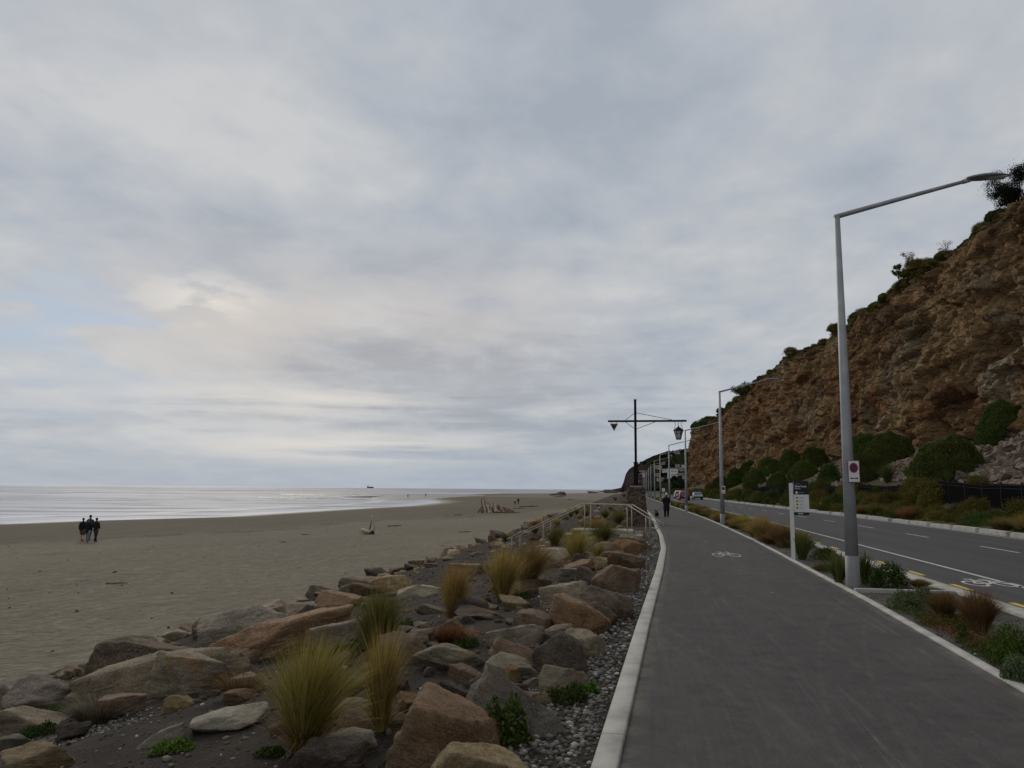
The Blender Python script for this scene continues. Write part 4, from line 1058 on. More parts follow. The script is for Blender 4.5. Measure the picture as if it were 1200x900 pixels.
def blade_mesh(name, mat, *a, **k):
    V, Fc = blades(*a, **k); return mesh_np(name, V, Fc, M[mat], True)
def leaf_cloud(P, size, seed, asp=.45, upb=.3, flat=0):
    'one small quad per point'
    r = np.random.RandomState(seed); n = len(P)
    u = r.normal(size=(n, 3)); u[:, 2] += upb; u /= np.linalg.norm(u, axis=1)[:, None]
    w = np.cross(u, r.normal(size=(n, 3))); w /= np.linalg.norm(w, axis=1)[:, None]
    s = (size*r.uniform(.6, 1.3, n))[:, None]
    V = np.stack([P-u*s*.5, P+w*s*asp*.5, P+u*s*.5, P-w*s*asp*.5], 1).reshape(-1, 3)
    Fc = np.arange(n*4).reshape(n, 4); return V, Fc
def crown_points(n, seed, lobes=9, sq=.75, hollow=.55, lob_r=(.28, .5)):
    'points over and through a lobed crown, roughly unit radius, sitting on z=0'
    r = np.random.RandomState(seed); C = []
    for i in range(lobes):
        d = r.normal(size=3); d /= np.linalg.norm(d); d[2] = abs(d[2]); rad = r.uniform(*lob_r); C.append(np.append(d*(1-rad)*r.uniform(.7, 1.05), rad))
    C.append([0, 0, .25, .6]); C = np.array(C); w = C[:, 3]**2; idx = r.choice(len(C), n, p=w/w.sum())
    d = r.normal(size=(n, 3)); d /= np.linalg.norm(d, axis=1)[:, None]
    rad = C[idx, 3]*(1-hollow*r.beta(1, 3, n)); P = C[idx, :3]+d*rad[:, None]
    P += .06*r.normal(size=P.shape)
    k = fbm(P*3.5+seed, 3, seed % 50); keep = (k > -.28) & (P[:, 2] > -.05)
    P = P[keep]; P[:, 2] *= sq; return P
def mound_points(n, seed, sq=.8):
    r = np.random.RandomState(seed); d = r.normal(size=(n, 3)); d[:, 2] = np.abs(d[:, 2])-.12; d /= np.linalg.norm(d, axis=1)[:, None]
    d1, e1, rv = cells(d*3.1+seed, seed % 31); rad = .86+.16*fbm(d*1.4+seed, 3, 8)+.10*(1-np.minimum(d1/.6, 1))+.05*(rv-.5)
    rad = rad*(1-.22*r.beta(1, 2.5, n)); P = d*rad[:, None]*np.array([1, 1, sq]); k = fbm(P*6+seed, 2, 3) > -.42; return P[k]
def bush_mesh(name, mat, n, leaf, seed, **k):
    P = crown_points(n, seed, **k); V, Fc = leaf_cloud(P, leaf, seed+1)
    # dark woody interior so that the crown is not see-through everywhere
    return mesh_np(name, V, Fc, M[mat], False)
def core_mesh(seed, mat='l_dark'):
    D, Fc = ICO[3]; V = D*(.62+.16*fbm(D*1.7+seed, 3, 4))[:, None]; V[:, 2] = np.maximum(V[:, 2], -.1)*.72; return mesh_np('inner_branches', V, Fc, M[mat], False)
BUSH = {}
for mt, nv, n, lf in (('l_dark', 5, 30000, .042), ('l_olive', 5, 20000, .055), ('l_green', 3, 20000, .052)):
    BUSH[mt] = [(bush_mesh('foliage', mt, n, lf, 300+i*7+len(mt), lobes=20, lob_r=(.18, .36), sq=.85, hollow=.4) if mt != 'l_dark' else mesh_np('foliage', *leaf_cloud(mound_points(n, 300+i*7), lf, 60+i), M[mt], False), core_mesh(i, mt)) for i in range(nv)]
PROTO = {}
def put_bush(name, kind, p, rx, ry, h, label, cat, group=None, seed=0):
    fo, co = BUSH[kind][seed % len(BUSH[kind])]
    key = (kind, seed % len(BUSH[kind]))
    if key not in PROTO:
        o = link(name, fo); c = link('inner_branches', co, o); c.location = (0, 0, 0); PROTO[key] = o
    else:
        s = PROTO[key]; o = s.copy(); COL.objects.link(o)
        for ch in s.children: c = ch.copy(); COL.objects.link(c); c.parent = o
    o.name = name; o.location = p; o.scale = (rx, ry, h/.8); o.rotation_euler = (0, 0, rnd.uniform(0, 6.28))
    for k_ in ('label', 'category', 'group'):
        if k_ in o: del o[k_]
    tag(o, label, cat, group); return o
def put_mesh(name, me, p, sc_, label, cat, group=None, rz=None):
    o = link(name, me); o.location = p; o.scale = sc_ if isinstance(sc_, tuple) else (sc_,)*3; o.rotation_euler = (0, 0, rnd.uniform(0, 6.28) if rz is None else rz)
    tag(o, label, cat, group); return o

# tussocks of the bank: base pixel, top pixel y, half spread px
def tussock(bx, by, ty, half, label, mat='g_tuss', n=None, seed=0, w=.007, droop=.9, p=None, group='tussock grasses on the sea bank', lean=0, name='tussock_grass', base_mat='g_base', hv=.45):
    g = hit(bx, by, kz1) if p is None else p
    k = (g-EYEV).length/F; h = (by-ty)*k*1.04; sp = half*k*1.12
    n = int((n or 1500)*.62)
    me = blade_mesh('tussock_grass', mat, n, h, sp, w*(1+g.y*.03), seed, droop=droop, base_r=max(.04, sp*.10), hv=hv, lean=(lean*k, 0))
    o = link(name, me); o.location = (g.x, g.y, g.z-.02); tag(o, label, 'grass', group)
    me2 = blade_mesh('dead_skirt', base_mat, n//5, h*.42, sp*.6, w*1.1*(1+g.y*.03), seed+5, droop=1.1, base_r=max(.04, sp*.11))
    link('dead_skirt', me2, o)
    link('fallen_blades', blade_mesh('fallen_blades', mat, n//6, h*.55, sp*1.35, w*(1+g.y*.03), seed+15, droop=1.6, base_r=max(.05, sp*.16), hv=.7), o)
    me3 = blade_mesh('seed_stem', 'g_tuss', 60, h*1.12, sp*.75, w*.7*(1+g.y*.02), seed+9, droop=.7, hv=.3); link('flower_stems', me3, o)
    return o
T = [
 (356, 880, 750, 62, 'large golden tussock at lower left beside the layered pale rock', 'g_tuss', 2600, .006),
 (442, 765, 688, 36, 'dark olive tussock standing right of the smooth tan boulder', 'g_tussd', 2200, .007),
 (445, 856, 738, 27, 'narrow tall golden tussock in front of the dark olive one', 'g_tuss', 1100, .006),
 (531, 727, 656, 24, 'narrow upright tussock behind the orange-brown sedge', 'g_tuss', 1500, .0065),
 (588, 703, 636, 30, 'front tussock of the wide pair in the middle of the bank', 'g_tuss', 1900, .0065),
 (618, 688, 628, 34, 'rear windblown tussock of the wide pair in the middle of the bank', 'g_tuss', 1900, .0065),
 (650, 640, 612, 19, 'leftmost tussock of the group below the flat part of the handrail', 'g_tussd', 900, .007),
 (674, 660, 614, 25, 'full tussock with drooping tips above the pale flat-faced boulder', 'g_tuss', 1400, .0065),
 (706, 636, 607, 26, 'dark green soft tussock below the handrail posts', 'g_tussd', 1400, .006),
 (700, 659, 631, 13, 'small light yellow tussock left of the scarred brown boulder', 'g_tuss', 600, .0065),
 (724, 614, 594, 16, 'dark green tussock under the flat part of the handrail', 'g_tussd', 900, .008),
 (697, 622, 604, 18, 'pale yellow tussock between the handrail posts', 'g_tuss', 800, .007),
]
for i, (bx, by, ty, hf, lab, mt, n, w) in enumerate(T): tussock(bx, by, ty, hf, lab, mt, n, 40+i*3, w, lean=(14 if i in (5, 0) else 4))
# more grasses far along the bank
for i in range(26):
    y = 42*math.exp(rnd.uniform(0, 1.5)); u = rnd.uniform(-9, -.7); x = u+float(pathL(y)); sc_ = rnd.uniform(.6, 1.1)
    me = FT[i % 3] if i > 2 else None
    if me is None:
        me = blade_mesh('tussock_grass', ['g_tuss', 'g_tussd', 'g_brown'][i], 700, .75, .55, .022, 700+i)
        FT = (FT if i else [])+[me]
    put_mesh('tussock_grass', me, (x, y, kz1(x, y)-.02), sc_, 'far tussock on the bank beyond the handrail', 'grass', 'far tussocks beyond the handrail')
# low plants of the bank
def mat_plant(name, cx, cy, w, h, mat, n, leaf, label, cat='plant', seed=1, asp=.45, up=1.0, zf=kz1, thick=.25):
    g = hit(cx, cy, zf); k = (g-EYEV).length/F; rx = w*k/2; 
    # depth foreshortening: height in the picture covers both depth and thickness
    hz = h*k*thick*2; ry = rx*.75
    r = np.random.RandomState(seed); a = r.uniform(0, 2*PI, n); q = np.sqrt(r.uniform(0, 1, n)); edge = 1+.28*vnoise(np.stack([np.cos(a)*2+seed, np.sin(a)*2, a*0], 1))
    X = np.cos(a)*q*rx*edge; Y = np.sin(a)*q*ry*edge; Z = hz*np.maximum(1-q**2, 0)**.7*r.uniform(.2, 1, n)*(1+.4*vnoise(np.stack([X/rx*3, Y/rx*3, X*0], 1)))
    zz = bank_z(X+g.x, Y+g.y) if zf is kz1 else 0*X; Z = Z+zz-g.z*(zf is kz1)+.01
    V, Fc = leaf_cloud(np.stack([X, Y, Z], 1), leaf, seed+2, asp, up)
    o = link(name, mesh_np(name, V, Fc, M[mat], False)); o.location = (g.x, g.y, g.z if zf is kz1 else 0); tag(o, label, cat); return o
mat_plant('leafy_plant', 590, 872, 54, 52, 'l_dark', 1300, .05, 'dense green leafy plant between the orange and the grey boulders', seed=3, thick=.45)
mat_plant('leafy_plant', 664, 822, 48, 30, 'l_green', 1100, .035, 'bright green low plant beside the gravel below the dark wedge boulder', seed=4, thick=.3)
mat_plant('leafy_plant', 690, 812, 24, 16, 'l_lime', 500, .04, 'small bright green sprig at the edge of the gravel', seed=14, thick=.3)
mat_plant('leafy_plant', 200, 880, 48, 22, 'l_lime', 1800, .03, 'bright green cushion next to the tilted pale stone sliver', seed=5)
mat_plant('leafy_plant', 357, 728, 54, 18, 'l_lime', 1400, .05, 'green cushion plant beside the grey wedge stone at the sand edge', seed=6)
mat_plant('leafy_plant', 42, 862, 46, 20, 'l_green', 1200, .035, 'green weed at the foot of the tan rock on the left edge', seed=7)
mat_plant('leafy_plant', 318, 884, 30, 14, 'l_green', 700, .03, 'small green weed left of the golden tussock base', seed=17)
mat_plant('leafy_plant', 483, 893, 70, 20, 'l_green', 800, .03, 'green weed at the bottom edge below the large orange boulder', seed=27)
mat_plant('leafy_plant', 404, 770, 66, 30, 'l_green', 1500, .045, 'mid green weed under the smooth tan boulder', seed=8)
mat_plant('leafy_plant', 474, 738, 20, 24, 'l_green', 500, .05, 'green weed to the right of the dark olive tussock', seed=9)
mat_plant('leafy_plant', 545, 756, 36, 14, 'l_green', 700, .04, 'green weed under the orange-brown sedge', seed=10)
mat_plant('leafy_plant', 612, 700, 24, 12, 'l_green', 400, .05, 'small weed under the rear windblown tussock', seed=16)
g = hit(530, 752, kz1); put_mesh('sedge', blade_mesh('sedge', 'l_sedge', 800, .24, .36, .008, 77, droop=1.2, base_r=.16), (g.x, g.y, g.z-.02), 1, 'low orange-brown sedge in front of the narrow upright tussock', 'grass')
g = hit(280, 815, kz1); put_mesh('sedge', blade_mesh('sedge', 'g_base', 900, .30, .42, .006, 78, droop=1.2, base_r=.1), (g.x, g.y, g.z-.02), 1, 'dry brown grass under the very long brown slab', 'grass')
g = hit(395, 812, kz1); put_mesh('sedge', blade_mesh('sedge', 'g_tussd', 500, .3, .3, .006, 79, droop=1.2, base_r=.1), (g.x, g.y, g.z-.02), 1, 'thin olive grass between the golden tussock and the smooth tan boulder', 'grass')
g = hit(118, 842, kz1)
V, Fc = blades(1500, .26, .42, .008, 81, droop=.5, base_r=.22, seg=3); put_mesh('dry_shrub', mesh_np('dry_shrub', V, Fc, M['twig'], False), (g.x, g.y, g.z-.03), 1, 'dry grey twiggy shrub in front of the long flat tan slab', 'shrub')
g = hit(95, 868, kz1)
# scattered weeds further on
mm = None
for i in range(26):
    y = 9*math.exp(rnd.uniform(0, 2.0)); u = rnd.uniform(-10, -1.6); x = u+float(pathL(y))
    if mm is None:
        r = np.random.RandomState(5); n = 900; P = r.normal(0, .2, (n, 3))*[1, 1, .2]; P[:, 2] = abs(P[:, 2]); V, Fc = leaf_cloud(P, .05, 3, .4, 1); mm = mesh_np('leafy_plant', V, Fc, M['l_green'], False)
    put_mesh('ground_weed', mm, (x, y, kz1(x, y)), rnd.uniform(.35, .8), 'low green weed among the stones of the bank', 'plant', 'low weeds among the stones')

# ---------------------------------------------------------------- verge planting
def vg(px, py): return atz(px, py, 0)
def vplant(px, py, wpx, hpx, kind, label, seed=1):
    g = vg(px, py); k = (g-EYEV).length/F; sp = wpx*k/2; h = hpx*k*1.05
    if kind in ('tuss', 'brown', 'dark'):
        mt = {'tuss': 'g_tuss', 'brown': 'g_brown', 'dark': 'g_tussd'}[kind]
        o = link('tussock_grass' if kind == 'tuss' else 'sedge', blade_mesh('sedge', mt, 1900, h*1.1, sp*1.15, .006*(1+g.y*.03), seed, droop=1.15, base_r=sp*.3)); cat = 'grass'
    elif kind == 'flax':
        o = link('flax_plant', blade_mesh('flax_plant', 'g_flax', 150, h*1.15, sp*1.1, .035, seed, droop=.75, base_r=sp*.2)); cat = 'plant'
    else:
        mt = {'pale': 'l_pale', 'dk': 'l_dark', 'lime': 'l_lime', 'gr': 'l_green', 'ol': 'l_olive'}[kind]
        P = crown_points(5200, seed, lobes=14, sq=1, lob_r=(.25, .4)); V, Fc = leaf_cloud(P, .085 if kind != 'pale' else .11, seed+1, .5, .6); V = V*[sp, sp, h*.95]
        o = link('shrub', mesh_np('shrub', V, Fc, M[mt], False)); cat = 'shrub'
    o.location = (g.x, g.y+sp*.15, -.01); tag(o, label, cat); return o
vplant(893, 634, 34, 28, 'tuss', 'golden-green tussock at the left end of the verge before the white sign post', 1)
vplant(916, 641, 32, 26, 'brown', 'round brown sedge just left of the white sign post', 2)
vplant(941, 655, 38, 28, 'flax', 'dark spiky flax just right of the white sign post', 3)
vplant(966, 655, 42, 14, 'dk', 'low dark shrub between the sign post and the nearest lamp', 4)
vplant(984, 684, 34, 32, 'flax', 'yellow-green flax left of the nearest lamp foot', 5)
vplant(1014, 684, 26, 30, 'flax', 'yellow-green flax right of the nearest lamp foot', 6)
vplant(1041, 688, 50, 28, 'dk', 'dense dark green rounded shrub right of the nearest lamp', 7)
vplant(1079, 690, 22, 10, 'brown', 'small dead brown sedge behind the concrete cross edging', 8)
vplant(1062, 712, 40, 22, 'pale', 'pale grey-green shrub just in front of the cross edging', 9)
vplant(1084, 708, 26, 20, 'pale', 'pale grey-green shrub touching the brown sedges', 19)
vplant(1108, 726, 34, 28, 'brown', 'brown sedge beside the pale grey-green shrub', 10)
vplant(1150, 742, 42, 42, 'brown', 'largest brown sedge near the right frame edge', 11)
vplant(1192, 778, 56, 44, 'lime', 'pale lime shrub cut by the right frame edge', 12)
vplant(1196, 800, 40, 30, 'pale', 'pale shrub below the lime shrub at the right frame edge', 22)
vplant(1132, 752, 20, 12, 'gr', 'small green plant in front of the largest brown sedge', 13)
vplant(1128, 742, 20, 12, 'gr', 'small green plant between the two brown sedges', 15)
vplant(962, 668, 24, 8, 'ol', 'low olive plant in front of the low dark shrub', 18)
def carpet(name, y0, y1, f0, f1, mat, n, label, seed, leaf=.03, h=.035, thr=-.2):
    r = np.random.RandomState(seed); y = r.uniform(y0, y1, n); f = r.uniform(f0, f1, n); L = pathR(y)+.17; R = roadL(y)-.34; x = L+(R-L)*f
    k = vnoise(np.stack([x*1.7, y*1.7, x*0+seed], 1))+.4*vnoise(np.stack([x*6, y*6, x*0+seed], 1)) > thr+.5*np.abs((f-f0)/(f1-f0)-.5)**2*2
    P = np.stack([x, y, .005+np.abs(r.normal(0, h, n))], 1)[k]; V, Fc = leaf_cloud(P, leaf, seed, .35, 1.2)
    return tag(link(name, mesh_np(name, V, Fc, M[mat], False)), label, kind='stuff')
carpet('orange_ground_cover', 9.6, 12.6, .02, .55, 'l_sedge', 9000, 'orange-brown ground cover matting the near verge', 4, thr=-.1)
carpet('green_ground_cover', 5.2, 10.4, .0, .75, 'l_green', 26000, 'low green grass along the edge of the near verge', 6)
carpet('green_ground_cover', 11.6, 13.4, .0, .5, 'l_dark', 5000, 'dark green ground cover just in front of the cross edging', 9, thr=0)
carpet('green_ground_cover', 15.5, 20, .0, .5, 'l_dark', 5000, 'dark green ground cover left of the nearest lamp', 10, thr=0)
# continuing hedge of sedges and small shrubs along the far verge
vm = [blade_mesh('sedge', mt, 900, .62, .55, .016, 800+i, droop=1.1, base_r=.2) for i, mt in enumerate(('g_tuss', 'g_brown', 'g_tussd', 'g_brown', 'g_tuss'))]
vm += [mesh_np('sedge', *leaf_cloud(crown_points(2600, 830+i, lobes=12, sq=.6)*.6, .07, i, .5, .5), M[mt], False) for i, mt in enumerate(('l_olive', 'l_green'))]
y = 27.0; i = 0
while y < 210:
    w = float(roadL(y)-.3-pathR(y)-.12)
    for q in range(2 if y < 90 else 1):
        j = rnd.choice([0, 1, 2, 2, 4, 5, 6, 5]); x = float(pathR(y))+.12+w*(rnd.uniform(.22, .5) if q == 0 else rnd.uniform(.5, .8))
        put_mesh(('sedge' if j < 5 else 'shrub'), vm[j], (x, y+rnd.uniform(-.4, .4), -.02), (rnd.uniform(.7, 1.15),)*2+(rnd.uniform(.65, 1.05),), 'low brown-green plant in the continuous planting between the path and the road' , 'plant', 'plants filling the verge beyond the sign')
    y += .85+y*.009; i += 1

# ---------------------------------------------------------------- shrubs across the road
SH = [  # photo centre x, top y, bottom y, width, kind, label
 (1184, 476, 516, 60, 'l_dark', 'dark green shrub at the top of the rubble, right frame edge'),
 (1122, 514, 566, 86, 'l_dark', 'largest rounded dark green bush beside the rubble pile'),
 (1048, 508, 545, 66, 'l_dark', 'wide dark green bush right of the nearest lamp, under the cliff'),
 (1018, 510, 546, 50, 'l_dark', 'dark green bush touching the nearest lamp, under the cliff'),
 (1014, 535, 568, 48, 'l_dark', 'dark green bush behind the parking sign of the nearest lamp'),
 (1128, 511, 530, 34, 'l_green', 'mid green bush just behind the largest rounded bush'),
 (958, 524, 552, 36, 'l_dark', 'upper dark bush left of the nearest lamp'),
 (944, 541, 564, 42, 'l_dark', 'lower dark bush left of the nearest lamp'),
 (928, 528, 556, 30, 'l_dark', 'tall dark bush behind the white sign post'),
 (904, 537, 560, 32, 'l_dark', 'dark bush left of the white sign board'),
 (886, 552, 574, 32, 'l_dark', 'dark bush in the lower row left of the sign board'),
 (880, 541, 560, 28, 'l_dark', 'dark bush in the upper row left of the sign board'),
 (862, 550, 572, 26, 'l_dark', 'dark bush just right of the second lamp'),
 (846, 560, 578, 24, 'l_dark', 'dark bush behind the second lamp'),
 (914, 556, 576, 30, 'l_dark', 'round dark bush below the bush beside the sign board'),
 (975, 546, 570, 30, 'l_green', 'mid green bush close behind the nearest lamp pole'),
 (832, 568, 580, 18, 'l_olive', 'small olive bush left of the second lamp'),
]
for i, (cx, ty, by, w, kd, lab) in enumerate(SH):
    g = hit(cx, by-3, hz1); k = (g-EYEV).length/F
    put_bush('rounded_bush', kd, Vector((g.x, g.y+w*k*.3, g.z-.3)), w*k/2*1.03, w*k/2, (by-ty)*k*1.03+.3, lab, 'bush', 'rounded bushes on the slope', i)
# lower belt along the far kerb
y = 20.0; nb = 0
while y < 430:
    rows = 3 if y < 110 else 2
    for q in range(rows):
        if q == 1 and y < 37: continue
        s = rnd.choice([.6, .8, 1.0, 1.3, 1.7])*rnd.uniform(.85, 1.1)*(.6 if q == 0 else .95)*(1+.0016*y); off = ([.95, 2.6, 6.9][q] if y < 60 else [.95, 2.6, 4.8][q])*(1 if y < 120 else 1.5)+rnd.uniform(-.35, .45)
        x = float(roadR(y))+.3+off; hh = min(s*[1.0, 1.3, 1.5][q], [.8, 1.55, 2.2][q])*rnd.uniform(.75, 1.1)*(1+.001*y); yy = y+rnd.uniform(-.7, .7)
        kd = rnd.choice(['l_olive', 'l_olive', 'l_olive', 'l_dark', 'l_green']) if q else rnd.choice(['l_olive', 'l_dark', 'l_olive', 'l_green'])
        put_bush('roadside_shrub', kd, Vector((x, yy, hz1(x, yy)-.1)), s*1.05, s*1.05, hh, 'olive or dark green shrub in the dense belt between the far kerb and the slope', 'shrub', 'shrubs along the far kerb', rnd.randrange(50)); nb += 1
    y += 1.75+.014*y
print('belt', nb)
# pale tussocks at the far kerb, right side
for i, (px, py, w, h, kd) in enumerate(((1160, 626, 44, 24, 'g_tuss'), (1188, 628, 40, 24, 'g_brown'), (1140, 622, 30, 16, 'g_tussd'), (1072, 610, 26, 16, 'g_brown'), (1056, 606, 22, 16, 'g_tussd'), (1020, 604, 20, 12, 'g_brown'), (1210, 634, 40, 24, 'g_tuss'))):
    g = atz(px, py, 0); x = FARK+.9+float(S(g.y)); k = g.length/F
    put_mesh('tussock_grass', blade_mesh('tussock_grass', kd, 1300, h*k*1.1, w*k*.6, .018, 900+i, droop=1.1, base_r=w*k*.2), (x, g.y, -.02), 1, ['pale golden tussock behind the far kerb right of the black fence gap', 'brown tussock at the far kerb near the right frame edge', 'olive tussock at the far kerb before the pale golden one', 'brown tussock at the far kerb below the largest rounded bush', 'olive tussock beside the brown one at the far kerb', 'small brown tussock at the far kerb right of the nearest lamp', 'golden tussock at the far kerb cut by the right frame edge'][i], 'grass', 'tussocks on the far kerb')
# spiky flax among the slope shrubs
for i, (px, py, w, h, lab) in enumerate(((1040, 566, 36, 20, 'spiky flax on the slope between the two largest bushes'), (1066, 562, 22, 14, 'smaller spiky flax left of the largest rounded bush'), (1190, 510, 26, 12, 'pale flax on the rubble below the topmost shrub'))):
    g = hit(px, py, hz1); k = (g-EYEV).length/F
    put_mesh('flax_plant', blade_mesh('flax_plant', 'g_flax', 160, h*k*1.3, w*k*.6, .1, 950+i, droop=.8, base_r=.2), g, 1, lab, 'plant')
# rubble under the cliff
RKS = [rock_mesh(900+i, M['r_scree'], 4, asp=(1, .75, .55), rough=.05, sharp=60) for i in range(10)]
for q in RKS: q.polygons.foreach_set('use_smooth', [False]*len(q.polygons))
def rub_zone(n, zone, smin, smax):
    out = []
    while len(out) < n:
        px = rnd.uniform(zone[0], zone[1]); py = rnd.uniform(zone[2], zone[3])
        g = hit(px, py, hz1, 20)
        out.append((g, rnd.uniform(smin, smax)))
    return out
zones = [(150, (1130, 1215, 498, 566), .45, 1.35), (26, (1080, 1100, 520, 545), .6, 1.5), (26, (1036, 1100, 540, 560), .4, 1.0), (26, (962, 985, 532, 566), .4, 1.1), (14, (890, 912, 552, 566), .5, 1.1), (8, (1150, 1200, 500, 514), 1.2, 2.0)]
lbs = ['angular pinkish-grey rock of the rubble heap right of the largest rounded bush', 'grey rock of the small rubble patch between the two largest bushes', 'small rock strewn on the slope left of the largest rounded bush', 'small rock of the rubble patch just left of the nearest lamp', 'small rock of the rubble patch above the dark bushes by the sign board', 'large pale slab topping the rubble heap at the right frame edge']
sp = []
for (n, zn, a, b), lb in zip(zones, lbs):
    for g, s in rub_zone(n, zn, a, b):
        o = link('rubble_rock', rnd.choice(RKS)); o.location = g+Vector((0, 0, s*.12)); o.scale = (s/2*1.2, s/2, s/2*1.3); o.rotation_euler = (rnd.uniform(-.5, .5), rnd.uniform(-.5, .5), rnd.uniform(0, 6)); tag(o, lb, 'rock', lb.split(' rock')[0]+' rocks of rubble')
        sp.append((g, zn))
pts = []; ss = []
for zn in [z[1] for z in zones[:5]]:
    for i in range(420):
        g = hit(rnd.uniform(zn[0]-6, zn[1]+6), rnd.uniform(zn[2]-2, zn[3]+4), hz1, 20); pts.append((g.x, g.y, g.z+.05)); ss.append(rnd.uniform(.12, .35))
o = scatter_stones('fine_rubble', np.array(pts), np.array(ss), 'r_scree', 2, .8); tag(o, 'fine rubble filling the gaps of the rock falls under the cliff', kind='stuff')
# rocks fallen behind the belt
# brow scrub and trees -----------------------------------------------
bxs, bys, bzs = BROW
BR = {}
def brow_at(y): i = int(np.argmin(abs(bys[:1098]-y))); return Vector((float(bxs[i]), float(bys[i]), float(bzs[i])))
for i in range(290):
    y = 75*math.exp(rnd.uniform(0, math.log(485/75))); p = brow_at(y); s = rnd.choice([.3, .42, .6, .85])*rnd.uniform(.8, 1.2)*(1+.003*y)
    put_bush('brow_scrub', rnd.choice(['l_dark', 'l_olive', 'l_olive', 'l_dark']), p+Vector((rnd.uniform(-.6, 1.2), 0, -.3)), s*1.3, s*1.4, s*rnd.uniform(.9, 1.4), 'dark wind-clipped scrub on the brow of the cliff', 'scrub', 'scrub along the cliff brow', rnd.randrange(50))
# rough grass hanging over the brow
_n = 70000; _y = 65*np.exp(RS.uniform(0, np.log(490/65), _n)); _i = np.searchsorted(bys[:1098], _y).clip(1, 1097)
_t = RS.uniform(0, 1, _n)**1.6; _dn = _t*3.2; _k = fbm(np.stack([_y*.16, _dn*.6, _y*0], 1), 4, 77) > (-.25+.55*_t)
_P = np.stack([bxs[_i]-_dn*.42+RS.uniform(-.2, 1.6, _n)*(1-_t), _y, bzs[_i]-_dn+RS.uniform(-.1, .32, _n)], 1)[_k]
_V, _F = leaf_cloud(_P, .30, 88, .35, .6); _sc = (1+.004*_P[:, 1]).repeat(4)[:, None]; _V = _P.repeat(4, 0)+(_V-_P.repeat(4, 0))*_sc
tag(link('brow_grass', mesh_np('brow_grass', _V, _F, M['l_olive'], False)), 'rough olive grass hanging over the cliff brow', kind='stuff')
def tree(name, p, h, crown_r, label, seed, leaves=9000, mat='l_dark', trunk_h=.35, leaf=.16, sparse=-.1, group=None, nlimb=9):
    root = empty(name, p); tag(root, label, 'tree', group); r = random.Random(seed); rs = np.random.RandomState(seed)
    tb = MB(); th = h*trunk_h; tb.tube([(0, 0, -.5), (.03*h, 0, th*.5), (0, .03*h, th), (.02*h, 0, h*.7)], [h*.035, h*.03, h*.025, h*.01], 8); tb.build('trunk', M['bark'], root, True)
    lb = MB(); tips = []
    for i in range(nlimb):
        a = 2*PI*i/nlimb+r.uniform(-.3, .3); z0 = th*r.uniform(.7, 1.3); rr_ = crown_r*r.uniform(.55, .95); z1 = th+(h-th)*r.uniform(.12, .85)
        e = (math.cos(a)*rr_, math.sin(a)*rr_, z1); mid = (e[0]*.45, e[1]*.45, z0+(z1-z0)*.6)
        lb.tube([(0, 0, z0), mid, e], [h*.016, h*.011, h*.004], 6); tips.append(e)
        for q in range(3):
            e2 = (e[0]+r.uniform(-.3, .3)*crown_r, e[1]+r.uniform(-.3, .3)*crown_r, e[2]+r.uniform(0, .2)*h); lb.tube([mid, e2], [h*.007, h*.002], 5); tips.append(e2)
    tips.append((0, 0, h*.9)); lb.build('limbs', M['bark'], root, True)
    tips = np.array(tips); idx = rs.randint(0, len(tips), leaves); P = tips[idx]+rs.normal(size=(leaves, 3))*crown_r*.17*np.array([1, 1, .75])
    k = fbm(P/crown_r*3.2+seed, 3, 7) > sparse; P = P[k]; V, Fc = leaf_cloud(P, leaf, seed, .6, .2)
    link('crown', mesh_np('crown', V, Fc, M[mat], False), root); return root
p = brow_at(100); g = at(1190, 243, 99.5); tree('cliff_top_tree', Vector((g.x+.3, g.y, g.z-.8)), 5.6, 2.45, 'wide bare-stemmed tree on the cliff top behind the nearest lamp head', 5, 42000, 'l_far', .10, .13, -.16, nlimb=16)
g = at(1065, 308, 136); tree('cliff_top_tree', Vector((g.x, g.y, g.z-.6)), 2.3, 1.0, 'small wispy windblown tree on the cliff brow', 9, 900, 'l_olive', .4, .14, .0)
g = at(1053, 320, 138); tree('cliff_top_tree', Vector((g.x, g.y, g.z-1.2)), 2.7, .75, 'small dark conical tree beside the wispy tree on the brow', 11, 3200, 'l_dark', .05, .16, -.5)
g = at(1108, 287, 119); tree('cliff_top_tree', Vector((g.x, g.y, g.z-.9)), 1.5, .9, 'bare greyish shrub tree on the brow right of the wispy tree', 13, 900, 'twig', .1, .12, 0)
g = at(822, 500, 420); tree('cliff_top_tree', Vector((g.x, g.y, g.z-1.5)), 5, 3, 'dark tree leaning over the far end of the cliff', 15, 2500, 'l_dark', .3, .5, -.3)
g = at(870, 462, 290); tree('cliff_top_tree', Vector((g.x, g.y, g.z-1.5)), 5, 3.0, 'dark low tree on the brow above the second lamp head', 16, 2500, 'l_dark', .3, .45, -.4)
# trees on and below the headland --------------------------------------
def crown_only(seed, mt):
    P = crown_points(1400, seed, lobes=10, sq=.9); return mesh_np('crown', *leaf_cloud(P, .2, seed, .7), M[mt], False)
tb = MB(); tb.tube([(0, 0, -.6), (0, 0, .5)], [.07, .04], 6); trunk_me = tb.me('trunk', M['bark'], True)
ftree = [crown_only(60+i, 'l_far') for i in range(4)]; fproto = []
def far_tree(p, s, h, label, group, mtm=None):
    if len(fproto) < 4:
        root = empty('far_tree'); link('crown', ftree[len(fproto)], root); link('trunk', trunk_me, root); fproto.append(root); o = root
    else: o = copy_tree(rnd.choice(fproto))
    o.location = p+Vector((0, 0, h*.3)); o.scale = (s, s, h*.7); o.rotation_euler = (0, 0, rnd.uniform(0, 6)); tag(o, label, 'tree', group); return o
def on_head(px, py):
    d = ray(px, py).normalized(); h_ = HB.ray_cast(EYEV, d); return h_[0]
